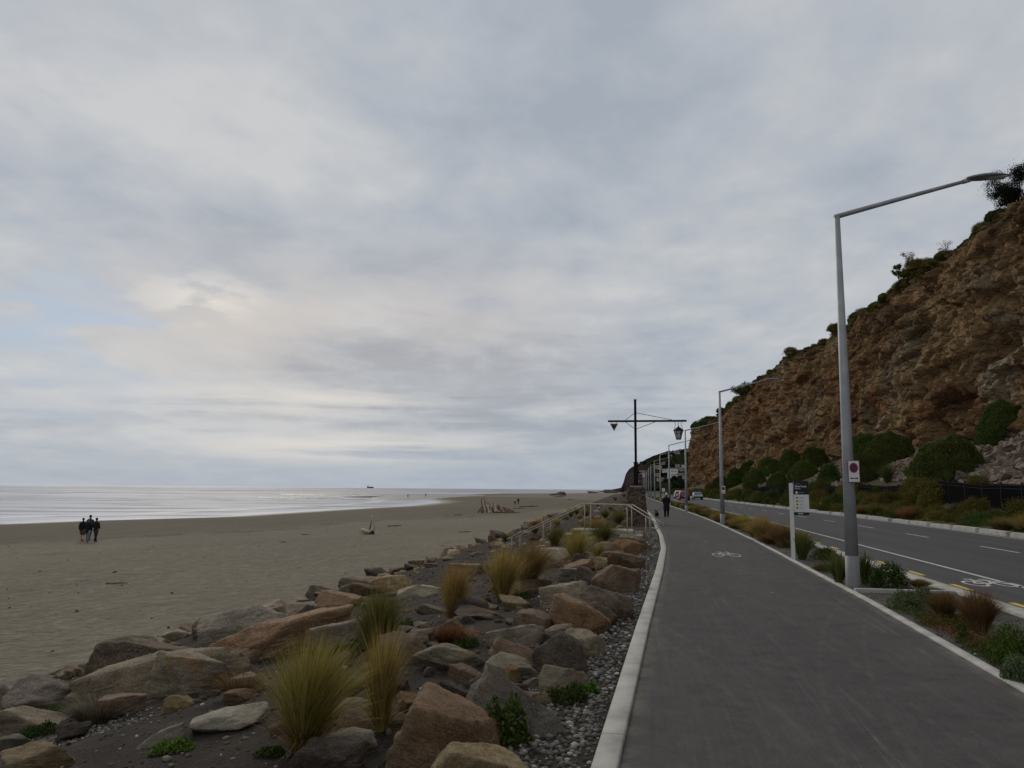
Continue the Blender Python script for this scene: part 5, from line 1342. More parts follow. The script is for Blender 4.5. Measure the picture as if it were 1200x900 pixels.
for i in range(150):
    px = rnd.uniform(745, 815); sky = ip(px, [745, 757, 780, 808], [545, 538, 529.5, 525.5]); py = rnd.uniform(sky+.3, 574)
    if rnd.random() < .12: py = sky+.9
    if px < 775 and py > sky+14: continue
    g = on_head(px, py)
    if g: s = rnd.uniform(2.0, 6.0)*(.5 if py < sky+2 else 1); far_tree(g, s, s*rnd.uniform(.8, 1.3), 'dark tree or bush on the built-up far headland slope', 'trees on the far headland')
for (px, w, h) in ((800, 14, 8), (756, 8, 4), (764, 9, 5), (773, 9, 4.5), (782, 12, 5), (790, 10, 6), (806, 14, 9), (812, 12, 8), (818, 10, 6), (795, 10, 7)):
    g = at(px, 576.5, rnd.uniform(560, 640)); g.z = -.3; far_tree(g, w*.32, h*1.0, 'rounded dark tree at the end of the road below the headland', 'trees at the end of the road')
# ---------------------------------------------------------------- street lamps
def lamp_proto(H=6.68, arm=2.95, rise=.62):
    root = empty('street_lamp')
    mb = MB(); mb.tube([(0, 0, .55), (0, 0, 2.6), (0, 0, H)], [.118, .098, .052], 12); mb.build('pole', M['galv'], root, True)
    mb = MB(); mb.tube([(0, 0, -.1), (0, 0, .02), (0, 0, .56)], [.132, .128, .125], 12); mb.build('base_sleeve', M['galv_base'], root, True)
    mb = MB(); mb.tube([(-.05, 0, H-.02), (arm*.5, 0, H+rise*.5), (arm, 0, H+rise)], [.05, .042, .034], 10); mb.build('arm', M['galv'], root, True)
    # flat lens-shaped luminaire
    V = []; nS = 13; nR = 16; L = .78
    for i in range(nS):
        t = i/(nS-1); x = arm-.06+t*L; w = .15*math.sin(PI*min(1, max(.0, t*.93+.09)))**.6*(1 if t < .98 else .5)+.012; h = .05*math.sin(PI*min(1, t*.9+.1))**.7+.012
        zc = H+rise+.02+t*.06-.035*t*t
        for j in range(nR):
            a = 2*PI*j/nR; V.append((x, math.cos(a)*w, zc+math.sin(a)*h*(1 if math.sin(a) > 0 else .55)))
    Fc = [[i*nR+j, i*nR+(j+1) % nR, (i+1)*nR+(j+1) % nR, (i+1)*nR+j] for i in range(nS-1) for j in range(nR)]+[list(range(nR))[::-1], [(nS-1)*nR+j for j in range(nR)]]
    hd = link('lamp_head', mesh_np('lamp_head', V, Fc, M['lamphead']), root)
    mb = MB(); mb.box((arm+.42, 0, H+rise+.018), (.42, .18, .02)); mb.build('lens', M['lens'], hd, bevel=.006)
    mb = MB(); mb.tube([(arm-.12, 0, H+rise-.03), (arm+.02, 0, H+rise+.012)], .045, 10); mb.build('collar', M['galv'], hd, True)
    return root
lp = [(1000, 690), (847, 616), None]
LAMPS = [(float(atz(1000, 688, 0).x), float(atz(1000, 688, 0).y)), (float(atz(847, 615, 0).x), float(atz(847, 615, 0).y))]
for D, px in ((67.3, 804.2), (93, 784.6), (118.5, 774.0), (143.5, 767.3), (168, 762.9), (193, 760.2), (218, 758.0), (243, 756.3), (268, 755.0), (293, 753.8)):
    q = at(px, 576, D); LAMPS.append((q.x, D))
_ey = LAMPS[0][1]; _el = at(983, 253, _ey); _ae = at(1136, 211, _ey)
H0 = _el.z; lamp0 = lamp_proto(H0, _ae.x-LAMPS[0][0], _ae.z-H0)
print('lamp', H0, _ae.x-LAMPS[0][0], _ae.z-H0)
ords = ['nearest', 'second nearest', 'third', 'fourth', 'fifth', 'sixth', 'seventh', 'eighth', 'ninth', 'tenth', 'eleventh', 'farthest']
for i, (x, y) in enumerate(LAMPS):
    o = lamp0 if i == 0 else copy_tree(lamp0)
    o.location = (x, y, 0); o.rotation_euler = (0, 0, 0 if i < 2 else math.radians(1.4))
    if i >= 1: o.scale = (.97, 1, ([0, at(841, 459, LAMPS[1][1]).z/H0, at(803, 504.4, 67.3).z/H0] + [.955]*12)[i])
    o['label'] = ('nearest grey street lamp rising beside the concrete cross edging in the verge' if i == 0 else ords[i]+' grey street lamp of the row along the verge, counted from the viewer' if i < 11 else 'farthest grey street lamp visible in the row along the verge'); o['category'] = 'street lamp'; o['group'] = 'street lamps along the verge'
# parking signs on the poles
def text_part(name, txt, size, mat, parent, loc, rot, align='LEFT', bold=0):
    cu = bpy.data.curves.new(name, 'FONT'); cu.body = txt; cu.size = size; cu.align_x = align; cu.extrude = .0012; cu.offset = bold
    t = bpy.data.objects.new(name, cu); COL.objects.link(t); bpy.context.view_layer.update()
    me = bpy.data.meshes.new_from_object(t.evaluated_get(bpy.context.evaluated_depsgraph_get())); bpy.data.objects.remove(t)
    me.materials.clear(); me.materials.append(M[mat]); o = link(name, me, parent); o.location = loc; o.rotation_euler = rot; return o
def park_sign():
    root = empty('parking_sign'); w, h = .20, .40
    mb = MB(); mb.box((0, 0, 0), (w, .012, h)); mb.build('panel', M['signmaroon'], root, bevel=.004)
    mb = MB(); mb.box((0, -.0085, 0), (w-.022, .005, h-.022)); mb.build('face', M['signwht'], root)
    def disc(r, y, mat, nm, zc):
        V = [(0, y, zc)]+[(math.cos(a)*r, y, zc+math.sin(a)*r*1.25) for a in np.linspace(0, 2*PI, 33)[:-1]]; Fc = [[0, 1+(i+1) % 32, 1+i] for i in range(32)]
        link(nm, mesh_np(nm, V, Fc, M[mat], False), root)
    disc(.074, -.0125, 'signmaroon', 'ring', .065); disc(.060, -.0145, 'signpurple', 'disc', .065)
    mb = MB(); mb.box((0, -.0125, -.125), (.09, .003, .014))
    for s in (-1, 1): mb.add([(s*.04, -.0127, -.145), (s*.04, -.0127, -.105), (s*.072, -.0127, -.125)], [[0, 1, 2]])
    mb.build('arrow', M['black'], root)
    mb = MB(); mb.box((-.02, .03, .09), (.02, .05, .03)); mb.box((-.02, .03, -.09), (.02, .05, .03)); mb.build('bracket', M['galv'], root)
    return root
ps = park_sign()
for i in range(2):
    o = ps if i == 0 else copy_tree(ps); x, y = LAMPS[i]
    q = at([1000, 849][i], [552.5, 574][i], y-.13); o.location = (x+.06, y-.16, q.z); o.rotation_euler = (0, 0, math.radians(-8))
    tag(o, ['white sign with dark red disc and arrow strapped to the nearest lamp', 'white sign with dark disc and arrow strapped to the second lamp'][i], 'road sign', 'parking signs on the lamp poles')
# ---------------------------------------------------------------- wayfinding sign
def way_sign():
    b = atz(930, 655.5, 0); rz = math.radians(-16)
    root = empty('wayfinding_sign', (b.x, b.y, 0), rz); tag(root, 'white-posted park sign with black header and pale panel beside the path', 'sign')
    k = b.y/F; ph = 1.92
    mb = MB(); mb.box((0, 0, ph/2-.05), (.10, .07, ph+.1)); mb.build('post', M['white'], root, bevel=.006)
    w = .37; x0 = .052; z1 = ph+.05; z0 = z1-.86
    # panel with a rounded lower right corner
    def pan(nm, za, zb, mat, rnd_=0, y=-.0, th=.03, parent=root):
        poly = [(x0, za), (x0+w-rnd_, za)]
        if rnd_: poly += [(x0+w-rnd_+rnd_*math.sin(a), za+rnd_-rnd_*math.cos(a)) for a in np.linspace(.2, PI/2, 6)]
        else: poly += [(x0+w, za)] if False else []
        poly += [(x0+w, zb), (x0, zb)]
        n = len(poly); V = [(p[0], y-th/2, p[1]) for p in poly]+[(p[0], y+th/2, p[1]) for p in poly]
        Fc = [list(range(n)), [n+i for i in range(n)][::-1]]+[[i, n+i, n+(i+1) % n, (i+1) % n] for i in range(n)]
        return link(nm, mesh_np(nm, V, Fc, M[mat], False), parent)
    hd = pan('header_panel', z1-.34, z1, 'signblk'); wp_ = pan('info_panel', z0+.075, z1-.341, 'signwht'); ft = pan('footer_panel', z0, z0+.074, 'signblk', .05)
    mb = MB(); mb.box((x0+.012, -.018, z1-.04), (.024, .004, .08)); mb.build('red_band', M['signred'], hd); mb = MB(); mb.box((x0+.012, -.018, z1-.15), (.024, .004, .14)); mb.build('blue_band', M['signblue'], hd)
    R = (PI/2, 0, 0)
    text_part('lettering', 'Shag Rock', .066, 'signtxt', hd, (x0+.045, -.0165, z1-.155), R, bold=.0012)
    text_part('lettering', 'Reserve', .040, 'signtxt', hd, (x0+.045, -.0165, z1-.205), R, bold=.0006)
    mb = MB(); mb.box((x0+.12, -.0165, z1-.07), (.13, .002, .008)); mb.build('small_line', M['signgrey'], hd)
    def circ(cx, cz, r, mat, nm, par, n=20, rot=0):
        V = [(cx+math.cos(a+rot)*r, -.0175, cz+math.sin(a+rot)*r) for a in np.linspace(0, 2*PI, n+1)[:-1]]; link(nm, mesh_np(nm, V, [list(range(n))], M[mat], False), par)
    circ(x0+.08, z1-.29, .032, 'signtxt', 'round_symbol', hd)
    mb = MB(); mb.box((x0+.19, -.0165, z1-.29), (.12, .002, .010)); mb.build('small_line', M['signgrey'], hd)
    for i in range(4):
        zc = z1-.42-i*.085; circ(x0+.085, zc, .036, 'signyel', 'diamond_symbol', wp_, 4); 
        V = [(x0+.085+math.cos(a)*.016, -.019, zc+math.sin(a)*.016) for a in np.linspace(0, 2*PI, 13)[:-1]]; link('symbol_centre', mesh_np('symbol_centre', V, [list(range(12))], M['black'], False), wp_)
        mb = MB(); mb.box((x0+.20, -.0165, zc+.008), (.12, .002, .007)); mb.box((x0+.185, -.0165, zc-.012), (.09, .002, .007)); mb.build('small_line', M['signgrey'], wp_)
    mb = MB(); mb.box((x0+.16, -.0165, z0+.037), (.12, .002, .018)); mb.build('small_line', M['signtxt'], ft)
    return root
way_sign()
# farther sign seen above the walker
q = at(777, 576, 118); root = empty('roadside_sign', (float(pathR(118))-.2+.35, 118, 0)); root.location.x = q.x
tag(root, 'small white sign on a post just beyond the walker on the path', 'sign')
mb = MB(); mb.box((0, 0, .75), (.07, .05, 1.5)); mb.build('post', M['white'], root); mb = MB(); mb.box((.05, -.04, 1.72), (.42, .03, .5)); mb.build('panel', M['signwht'], root); mb = MB(); mb.box((.05, -.04, 2.06), (.42, .03, .17)); mb.build('header_panel', M['signblk'], root)
# ---------------------------------------------------------------- heritage lamp post on stone pillar
def heritage():
    D = 43.0; c = at(745.5, 576, D); root = empty('heritage_lamp_post', (c.x, D, 0)); tag(root, 'black heritage lamp post with lantern and triangle hung from its crossarm, on a stone pillar', 'lamp post')
    zt = at(745, 571, D).z
    # tapered stone pillar
    D_, Fc = ICO[5]; n = 24
    V = []; rows = 40; cols = 64
    for i in range(rows):
        t = i/(rows-1); z = -.3+t*(zt+.3); half = .56-.17*t
        for j in range(cols):
            a = 2*PI*j/cols+PI/4; ca, sa = math.cos(a), math.sin(a); e = 9; r = (abs(ca)**e+abs(sa)**e)**(-1/e); V.append((ca*r*half, sa*r*half, z))
    V = np.array(V); d1, e1, rv = cells(V*np.array([4.2, 4.2, 5.2]), 5); off = (.05*sst(0, .15, e1)+.03*(rv-.5))*sst(1.0, .97, (V[:, 2]+.3)/(zt+.3)); Rr = np.hypot(V[:, 0], V[:, 1])[:, None]
    V[:, :2] *= 1+off[:, None]/Rr
    Fq = [[i*cols+j, i*cols+(j+1) % cols, (i+1)*cols+(j+1) % cols, (i+1)*cols+j] for i in range(rows-1) for j in range(cols)]+[[(rows-1)*cols+j for j in range(cols)]]
    link('stone_pillar', mesh_np('stone_pillar', V, Fq, M['stonework'], False), root)
    mb = MB(); mb.box((0, 0, zt+.035), (.62, .62, .07)); mb.build('cap_stone', M['stepc'], root, bevel=.015)
    z1 = at(744, 543, D).z; z2 = at(741.5, 469, D).z; za = at(742.5, 493.7, D).z
    mb = MB(); mb.prism([(-.12, -.12), (.12, -.12), (.12, .12), (-.12, .12)], zt+.07, z1, .82); mb.box((0, 0, z1+.03), (.26, .26, .06)); mb.build('post_base', M['black'], root, bevel=.01)
    mb = MB(); mb.box((0, 0, (z1+.05+z2)/2), (.125, .125, z2-z1-.05)); mb.box((0, 0, z2+.02), (.16, .16, .04)); mb.build('pole', M['black'], root, bevel=.01)
    xl, xr = at(712.5, 494, D).x-c.x, at(804.5, 494, D).x-c.x
    mb = MB(); mb.box(((xl+xr)/2, -.11, za), (xr-xl, .08, .10)); mb.build('crossarm', M['black'], root, bevel=.01)
    mb = MB(); zu = za+.45
    xs_r = at(787, 494, D).x-c.x; xs_l = at(733, 494, D).x-c.x
    for a, b in (((0, 0, zu), (xs_r, -.08, za+.06)), ((0, 0, zu), (xs_l, -.08, za+.06)), ((0, 0, za-.42), (at(768, 494, D).x-c.x, -.08, za-.04)), ((0, 0, za-.42), (xs_l, -.08, za-.04))): mb.tube([a, b], .014, 6)
    mb.build('stays', M['black'], root, True)
    # lantern
    lx = at(795, 505, D).x-c.x; lt = at(795, 501, D).z; lb_ = at(795, 515.3, D).z; lan = empty('lantern'); lan.parent = root; lan.location = (lx, -.11, 0)
    hh = lt-lb_; ht = hh*.24
    def ring4(r, z, n=6, ph=0): return [(math.cos(2*PI*i/n+ph)*r, math.sin(2*PI*i/n+ph)*r, z) for i in range(n)]
    zb0 = lb_+.05; ze = lt-ht
    mb = MB(); mb.add(ring4(.27, ze)+ring4(.09, lt)+ring4(.27, ze-.03), [[i, (i+1) % 6, 6+(i+1) % 6, 6+i] for i in range(6)]+[[6, 7, 8, 9, 10, 11], [12+i for i in range(6)][::-1]]+[[12+i, 12+(i+1) % 6, (i+1) % 6, i] for i in range(6)]); mb.tube([(0, 0, lt-.01), (0, 0, lt+.06)], .045, 8); mb.build('lantern_roof', M['black'], lan)
    mb = MB(); mb.add(ring4(.215, ze-.035)+ring4(.115, zb0), [[i, (i+1) % 6, 6+(i+1) % 6, 6+i][::-1] for i in range(6)]+[list(range(6)), [6+i for i in range(6)][::-1]]); mb.build('lantern_glass', M['lglass'], lan)
    mb = MB()
    for a, b in zip(ring4(.225, ze-.035), ring4(.12, zb0)): mb.tube([a, b], .014, 6)
    zm = (ze*.62+zb0*.38); rm = .12+(.225-.12)*.62; rg = ring4(rm+.004, zm); 
    for i in range(6): mb.tube([rg[i], rg[(i+1) % 6]], .011, 6)
    mb.tube([(0, 0, zb0-.05), (0, 0, zb0+.005)], .135, 6); mb.build('lantern_frame', M['black'], lan)
    mb = MB()
    for s in (-1, 0, 1): mb.tube([(s*.2, 0, za-.05), (s*.13*(1 if s else 0), 0, za-.14), (s*.22, 0, ze+.02)] if s else [(0, 0, za-.05), (0, 0, lt+.05)], .012, 6)
    mb.build('hanger', M['black'], lan, True)
    # triangle
    tx = at(719.7, 500, D).x-c.x; tz1 = at(719.7, 496.6, D).z; tz0 = at(719.7, 505.4, D).z; tr = empty('triangle_plaque'); tr.parent = root; tr.location = (tx, -.11, 0)
    mb = MB(); w = .215
    def tri(s, y, th, nm, mat):
        m_ = MB(); zc = tz1-(tz1-tz0)*.36; P_ = [(-w*s, tz1), (w*s, tz1), (0, tz0)]; P_ = [(x, zc+(z-zc)*s) for x, z in P_]
        m_.add([(x, y-th/2, z) for x, z in P_]+[(x, y+th/2, z) for x, z in P_], [[0, 2, 1], [3, 4, 5], [0, 1, 4, 3], [1, 2, 5, 4], [2, 0, 3, 5]]); m_.build(nm, mat, tr)
    tri(1, 0, .05, 'frame', M['dwood']); tri(.55, -.03, .02, 'dark_centre', M['bark'])
    mb.tube([(-.12, 0, tz1), (-.12, 0, za-.05)], .01, 6); mb.tube([(.12, 0, tz1), (.12, 0, za-.05)], .01, 6); mb.build('hanger', M['black'], tr)
heritage()
# ---------------------------------------------------------------- steps to the beach with handrails
def stair():
    D = 29.5
    Pe = Vector((at(771, 614, 27.2).x, 27.2, at(771, 614, 27.2).z)); 
    A = at(736, 592, D); B = at(682.5, 590.5, D+.2); C_ = at(594, 632, D+2.0)
    E = at(757, 611, 27.6)
    def rail(off, lab):
        root = empty('handrail', (0, 0, 0)); tag(root, lab, 'handrail', 'handrails of the beach steps')
        o3 = Vector((off*.12, off, 0)); r = .019
        e, a, b, c = [q+o3 for q in (Pe, A, B, C_)]
        lo = e+Vector((.02, .0, -.13)); 
        mb = MB(); mb.tube([lo+Vector((-.22, .05, 0)), lo+Vector((-.05, 0, -.03)), lo+Vector((.05, 0, .05)), e+Vector((.03, 0, 0)), e, a+(e-a)*.06, a, a+(b-a)*.05, b+(a-b)*.04, b, b+(c-b)*.04, c], r, 10); mb.build('top_rail', M['rail'], root, True)
        for q, dz in ((e+(a-e)*.38, .95), (a+(b-a)*.02, 1.15), (b+(a-b)*.05, 1.0), (b+(c-b)*.5, .95), (b+(c-b)*.93, .75)):
            g = kz1(q.x, q.y)-.1; mb = MB(); mb.tube([(q.x, q.y, q.z), (q.x, q.y, min(g, q.z-.5))], .021, 8); mb.build('post', M['rail'], root, True)
    rail(0, 'near handrail of the beach steps, pale and weathered'); rail(1.15, 'far handrail of the beach steps, behind the near one')
    root = empty('beach_steps', (0, 0, 0)); tag(root, 'pale concrete steps going down to the sand between the two handrails', 'steps')
    xs = [A.x+.1, B.x-.2, C_.x]; n = 11; x = Pe.x-.3; z = .17
    mb = MB(); 
    for i in range(3): mb.box((Pe.x-.35-.32*i, D+.2-.45*(2-i)*.3, .0+.14*i-.1), (.34, 1.0, .2+.02))
    mb.build('lower_flight', M['stepc'], root, bevel=.01)
    mb = MB(); mb.box(((A.x+B.x)/2-.1, D+.62, .15), (A.x-B.x+.5, 1.1, .3)); mb.build('landing', M['stepc'], root, bevel=.01)
    mb = MB(); x0 = B.x-.2
    for i in range(12): mb.box((x0-.33*i, D+.62+.05*i, .13-.155*i), (.36, 1.1, .28))
    mb.build('upper_flight', M['stepc'], root, bevel=.01)
stair()
# ---------------------------------------------------------------- black fence on the far side
def fence():
    root = empty('wire_fence', (0, 0, 0)); tag(root, 'long black metal fence behind the shrubs on the far side of the road', 'fence')
    ys = np.arange(20, 150, 2.6); X = [float(roadR(y))+5.3 for y in ys]; h = 1.55
    pb = MB(); pb.box((0, 0, h/2-.2), (.08, .08, h+.5)); me = pb.me('post', M['black'])
    for x, y in zip(X, ys): o = link('post', me, root); o.location = (x, y, hz1(x, y))
    mb = MB()
    for i in range(len(ys)-1):
        a = Vector((X[i], ys[i], hz1(X[i], ys[i]))); b = Vector((X[i+1], ys[i+1], hz1(X[i+1], ys[i+1])))
        for z in (.12, h-.12, h-.3): mb.tube([a+Vector((0, 0, z)), b+Vector((0, 0, z))], .028, 4, False)
        for k in range(1, 26):
            p = a+(b-a)*(k/26); mb.tube([p+Vector((0, 0, .08)), p+Vector((0, 0, h-.05))], .026, 4, False)
    mb.build('panels', M['black'], root)
fence()
# ---------------------------------------------------------------- driftwood
def stick(mb, a, b, r, seed=0, n=7):
    q = random.Random(seed); a = Vector(a); b = Vector(b); P = [a+(b-a)*(i/(n-1))+Vector((q.uniform(-1, 1), q.uniform(-1, 1), q.uniform(-.3, .3)))*(b-a).length*.03 for i in range(n)]
    mb.tube(P, [r*(1-.45*i/(n-1))*q.uniform(.85, 1.15) for i in range(n)], 8)
def teepee():
    g = hit(592, 601, bz1); k = g.y/F; root = empty('driftwood_shelter', g); tag(root, 'shelter of leaning driftwood poles on the sand left of the handrail', 'driftwood shelter')
    r = random.Random(4); tops = [(-29, 17, 0), (-26, 19, 3), (-21, 12, 2), (-19.5, 15, -2), (-15, 11.5, 3), (-12, 10, 0), (-9, 9.4, 2), (-6, 8, -1), (-3, 7.6, 2), (0, 6.5, 1), (3, 6, 2), (6, 5, 0), (9, 3.6, 2), (-23, 9, 5), (-17, 8, -4), (-13, 7, 4), (-10, 6, 4), (-5, 5.5, -3), (1, 5, -3), (-27, 8, -6)]
    tops += [(x+r.uniform(-1, 1), h*r.uniform(.6, .95), r.uniform(-4, 5)) for x, h, l in tops[3:]]
    for i, (x, h, l) in enumerate(tops):
        mb = MB(); xb = (x+l*1.3+2.6+r.uniform(-1.5, 1.5))*k; yb = r.uniform(-1.2, 1.2); stick(mb, (xb, yb, -.25), (x*k, yb*.3, h*k), r.uniform(.11, .2), i)
        mb.build('driftwood_pole', M['dwoodpale' if r.random() < .2 else 'dwood'], root, True)
    for i, (x0, x1, z) in enumerate(((-12, 12, .15), (0, 17, .1), (-31, -22, .4))):
        mb = MB(); stick(mb, (x0*k, -.9, z), (x1*k, -.6, z*.7), .13, 40+i); mb.build('driftwood_log', M['dwood'], root, True)
teepee()
def stump():
    g = hit(434, 626, bz1); k = g.y/F; root = empty('driftwood_stump', g); tag(root, 'bleached forked driftwood stump standing alone on the sand', 'driftwood')
    mb = MB(); stick(mb, (.5*k*10*.3, 0, .1), (1.2*k, 0, 23*k), .17, 1); mb.V = [(x+math.sin(max(0, z/(22*k))*PI)*2.2*k, y, z) for x, y, z in mb.V]; mb.build('upright_limb', M['dwoodpale'], root, True)
    mb = MB(); stick(mb, (-2*k, .1, .2), (1*k, .05, 17*k), .06, 2); mb.build('thin_limb', M['dwooddark'], root, True)
    mb = MB(); stick(mb, (-11*k, -.1, 5*k), (3*k, 0, 3*k), .19, 3); stick(mb, (-10*k, .1, .12), (4*k, .1, 2*k), .22, 4); stick(mb, (-6*k, -.3, 3.5*k), (2*k, 0, .1), .10, 6); mb.build('root_mass', M['dwoodpale'], root, True)
    mb = MB(); stick(mb, (1*k, 0, .0), (3.5*k, -.1, 4*k), .24, 5, 4); mb.build('butt', M['bark'], root, True)
stump()
for i, (px, py, w, dark, lab) in enumerate((
    (627, 632.5, 17, 1, 'dark log lying on the sand left of the handrail foot'), (137, 685, 30, 0, 'thin stick on the open sand below the walking group'), (537, 604, 10, 1, 'dark stick near the driftwood shelter'),
    (545, 624, 14, 1, 'dark branch on the sand right of the bleached stump'), (523, 605, 5, 1, 'short dark stick left of the driftwood shelter'), (620, 594, 22, 0, 'low driftwood log right of the two strollers'), (608, 596, 14, 0, 'short driftwood log near the two strollers'), (462, 617, 16, 1, 'stick on the sand to the right of the bleached stump'),
    (655, 582.6, 14, 1, 'dark line of driftwood below the dark rock clump'), (668, 585.5, 6, 1, 'small dark log on the far sand'), (135, 671, 4, 1, 'tiny dark lump on the sand left of the thin stick'), (333, 636, 8, 1, 'short twig lying on the sand in the middle distance'), (358, 627, 10, 1, 'dark twig lying on the sand beyond the short twig'))):
    g = hit(px, py, bz1); k = g.y/F; mb = MB(); L = w*k; 
    stick(mb, (-L/2, 0, .03+.008*L), (L/2, rnd.uniform(-.2, .2)*L, .05+.03*L), max(.03, .035*L), 60+i); stick(mb, (-L*.1, 0, .05), (L*.2, .1*L, .12*L), max(.015, .02*L), 80+i)
    o = mb.build('driftwood_log', M['dwooddark' if dark else 'dwood'], None, True, loc=g); tag(o, lab, 'driftwood')
# flotsam specks
n = 420; P = []
for i in range(n):
    px, py = rnd.uniform(0, 620), 600+abs(rnd.gauss(0, 1))*60+10; g = hit(px, py, bz1) if py < 790 else None
    if g and g.x < pathL(g.y)-12.5: P.append((g.x, g.y, g.z+.01))
P = np.array(P); tag(scatter_stones('beach_debris', P, RS.exponential(.016, len(P))+.008, 'bits'), 'small dark debris and shells strewn on the sand', kind='stuff')
# dark rocks at the far water edge
for i, (px, py, w, h, lab) in enumerate(((653, 579.2, 22, 6.4, 'broad dark rock clump standing at the far water edge'), (672, 578.6, 9, 2.2, 'low dark rock right of the broad rock clump'), (583, 577.5, 5, 1.8, 'small dark rock in the shallows above the driftwood shelter'), (596, 577.8, 3, 2, 'small dark rock above the two strollers'), (574, 577.6, 8, 1, 'flat rock in the shallows left of the small dark rocks'), (632, 578.6, 2.5, 2, 'tiny dark rock left of the broad rock clump'), (695, 578, 14, 2.5, 'low dark reef left of the headland foot'), (716, 576.5, 18, 4.5, 'dark reef at the very foot of the headland'))):
    D = 520 if i < 6 else 1100; b = at(px, py, D); k = D/F; W = w*k; Hh = h*k
    root = link('shore_rock', rock_mesh(1200+i, M['r_dark'], 5, asp=(1, .6, .8), rough=.16)); root.scale = (W/2, W*.3, Hh/1.3); root.location = (b.x, D, SEA+Hh*.25); tag(root, lab, 'rock')
# ship on the horizon
def ship():
    D = 9000; c = at(434, 569.4, D); root = empty('cargo_ship', (c.x, D, SEA), 0); tag(root, 'tiny dark cargo ship on the horizon', 'ship'); L = 84
    poly = [(-L/2, 0), (-L/2+5, -7), (L/2-12, -7), (L/2, 0), (L/2-12, 7), (-L/2+5, 7)]
    mb = MB(); mb.prism([(x*.94, y*.8) for x, y in poly], 0, 11, 1.06); mb.build('hull', M['hull'], root)
    mb = MB(); mb.box((-L/2+14, 0, 18), (12, 12, 14)); mb.box((-L/2+14, 0, 27), (5, 5, 5)); mb.build('bridge', M['hullup'], root)
    mb = MB(); 
    for i in range(5): mb.box((-8+i*10, 0, 12.5), (8, 11, 3)); 
    mb.box((4, 0, 17), (1, 1, 10)); mb.box((24, 0, 17), (1, 1, 10)); mb.build('deck_cargo', M['hull'], root)
ship()
# ---------------------------------------------------------------- cars
def car(name, p, rz, paint, suv, label, facing_light):
    root = empty(name, p, rz); tag(root, label, 'car'); L, W = (4.4, 1.8); H = 1.68 if suv else 1.46
    # side profile (y forward, z up), front at +y
    if suv: prof = [(-2.15, .35), (-2.2, .75), (-2.12, 1.0), (-1.95, 1.55), (-1.7, 1.66), (.2, 1.68), (.6, 1.6), (1.15, 1.08), (2.0, .95), (2.2, .72), (2.2, .35)]
    else: prof = [(-2.0, .3), (-2.1, .65), (-2.0, .95), (-1.6, 1.32), (-1.1, 1.44), (.1, 1.46), (.45, 1.38), (1.15, .98), (1.95, .82), (2.12, .6), (2.1, .3)]
    def hw(z): return W/2*(1 if z < .95 else 1-.24*((z-.95)/(H-.95))**1.1)*(.97 if z < .4 else 1)
    n = len(prof); xs = [-1, -.93, -.6, 0, .6, .93, 1]; V = []
    for s in xs:
        for y, z in prof: e = 1-.05*max(0, abs(s)-.9)/.1; V.append((s*hw(z), y*e, z if abs(s) < .95 else z-.02))
    Fc = [[i*n+j, (i+1)*n+j, (i+1)*n+(j+1) % n, i*n+(j+1) % n] for i in range(len(xs)-1) for j in range(n)]+[list(range(n)), [(len(xs)-1)*n+j for j in range(n)][::-1]]
    link('body', mesh_np('body', V, Fc, M[paint], False), root)
    g = MB(); zb = 1.0; zt = H-.1
    def quad(P, nm):
        m_ = MB(); m_.add(P, [[0, 1, 2, 3]]); m_.build(nm, M['glassdark'], root)
    j0 = 2; j1 = 3
    (ya, za), (yb, zb_) = prof[2], prof[3]; m_ = (ya, za)
    def lerp(a, b, t): return a+(b-a)*t
    y0, z0 = lerp(ya, yb, .08), lerp(za, zb_, .08); y1, z1 = lerp(ya, yb, .92), lerp(za, zb_, .92)
    quad([(-hw(z0)*.88, y0-.012, z0), (hw(z0)*.88, y0-.012, z0), (hw(z1)*.88, y1-.012, z1), (-hw(z1)*.88, y1-.012, z1)], 'rear_window')
    (ya, za), (yb, zb_) = prof[7], prof[6]; y0, z0 = lerp(ya, yb, .08), lerp(za, zb_, .08); y1, z1 = lerp(ya, yb, .94), lerp(za, zb_, .94)
    quad([(hw(z0)*.9, y0+.012, z0+.01), (-hw(z0)*.9, y0+.012, z0+.01), (-hw(z1)*.9, y1+.012, z1+.01), (hw(z1)*.9, y1+.012, z1+.01)], 'windscreen')
    for s in (-1, 1): quad([(s*(hw(1.02)+.012), -1.6, 1.02), (s*(hw(1.02)+.012), .85, 1.02), (s*(hw(H-.14)+.012), .35, H-.14), (s*(hw(H-.14)+.012), -1.4, H-.14)], 'side_window')
    for s in (-1, 1):
        for yy in (-1.35, 1.35):
            w = empty('wheel'); w.parent = root; w.location = (s*(W/2-.10), yy, .32); mb = MB(); mb.tube([(-.11, 0, 0), (.11, 0, 0)], .33, 20); mb.build('tyre', M['tyre'], w, True); mb = MB(); mb.tube([(-.118, 0, 0), (.118, 0, 0)], .2, 14); mb.build('rim', M['rim'], w, True)
        mb = MB(); mb.box((s*.72, -2.17 if suv else -2.06, .88), (.22, .06, .28 if suv else .14)); mb.build('tail_light', M['lampred'], root, bevel=.01)
        mb = MB(); mb.box((s*.68, 2.10 if suv else 2.0, .74), (.34, .12, .13)); mb.build('headlight', M['lampclear'], root, bevel=.01)
        mb = MB(); mb.box((s*(W/2+.06), .75, 1.02), (.16, .12, .11)); mb.build('wing_mirror', M[paint], root, bevel=.02)
    mb = MB(); mb.box((0, -2.2, .45), (1.6, .1, .2)); mb.box((0, 2.18, .42), (1.6, .08, .16)); mb.build('bumper', M['black'], root, bevel=.02)
    mb = MB(); mb.box((0, -2.24 if suv else -2.13, .72), (.38, .02, .12)); mb.build('number_plate', M['plate'], root)
    return root
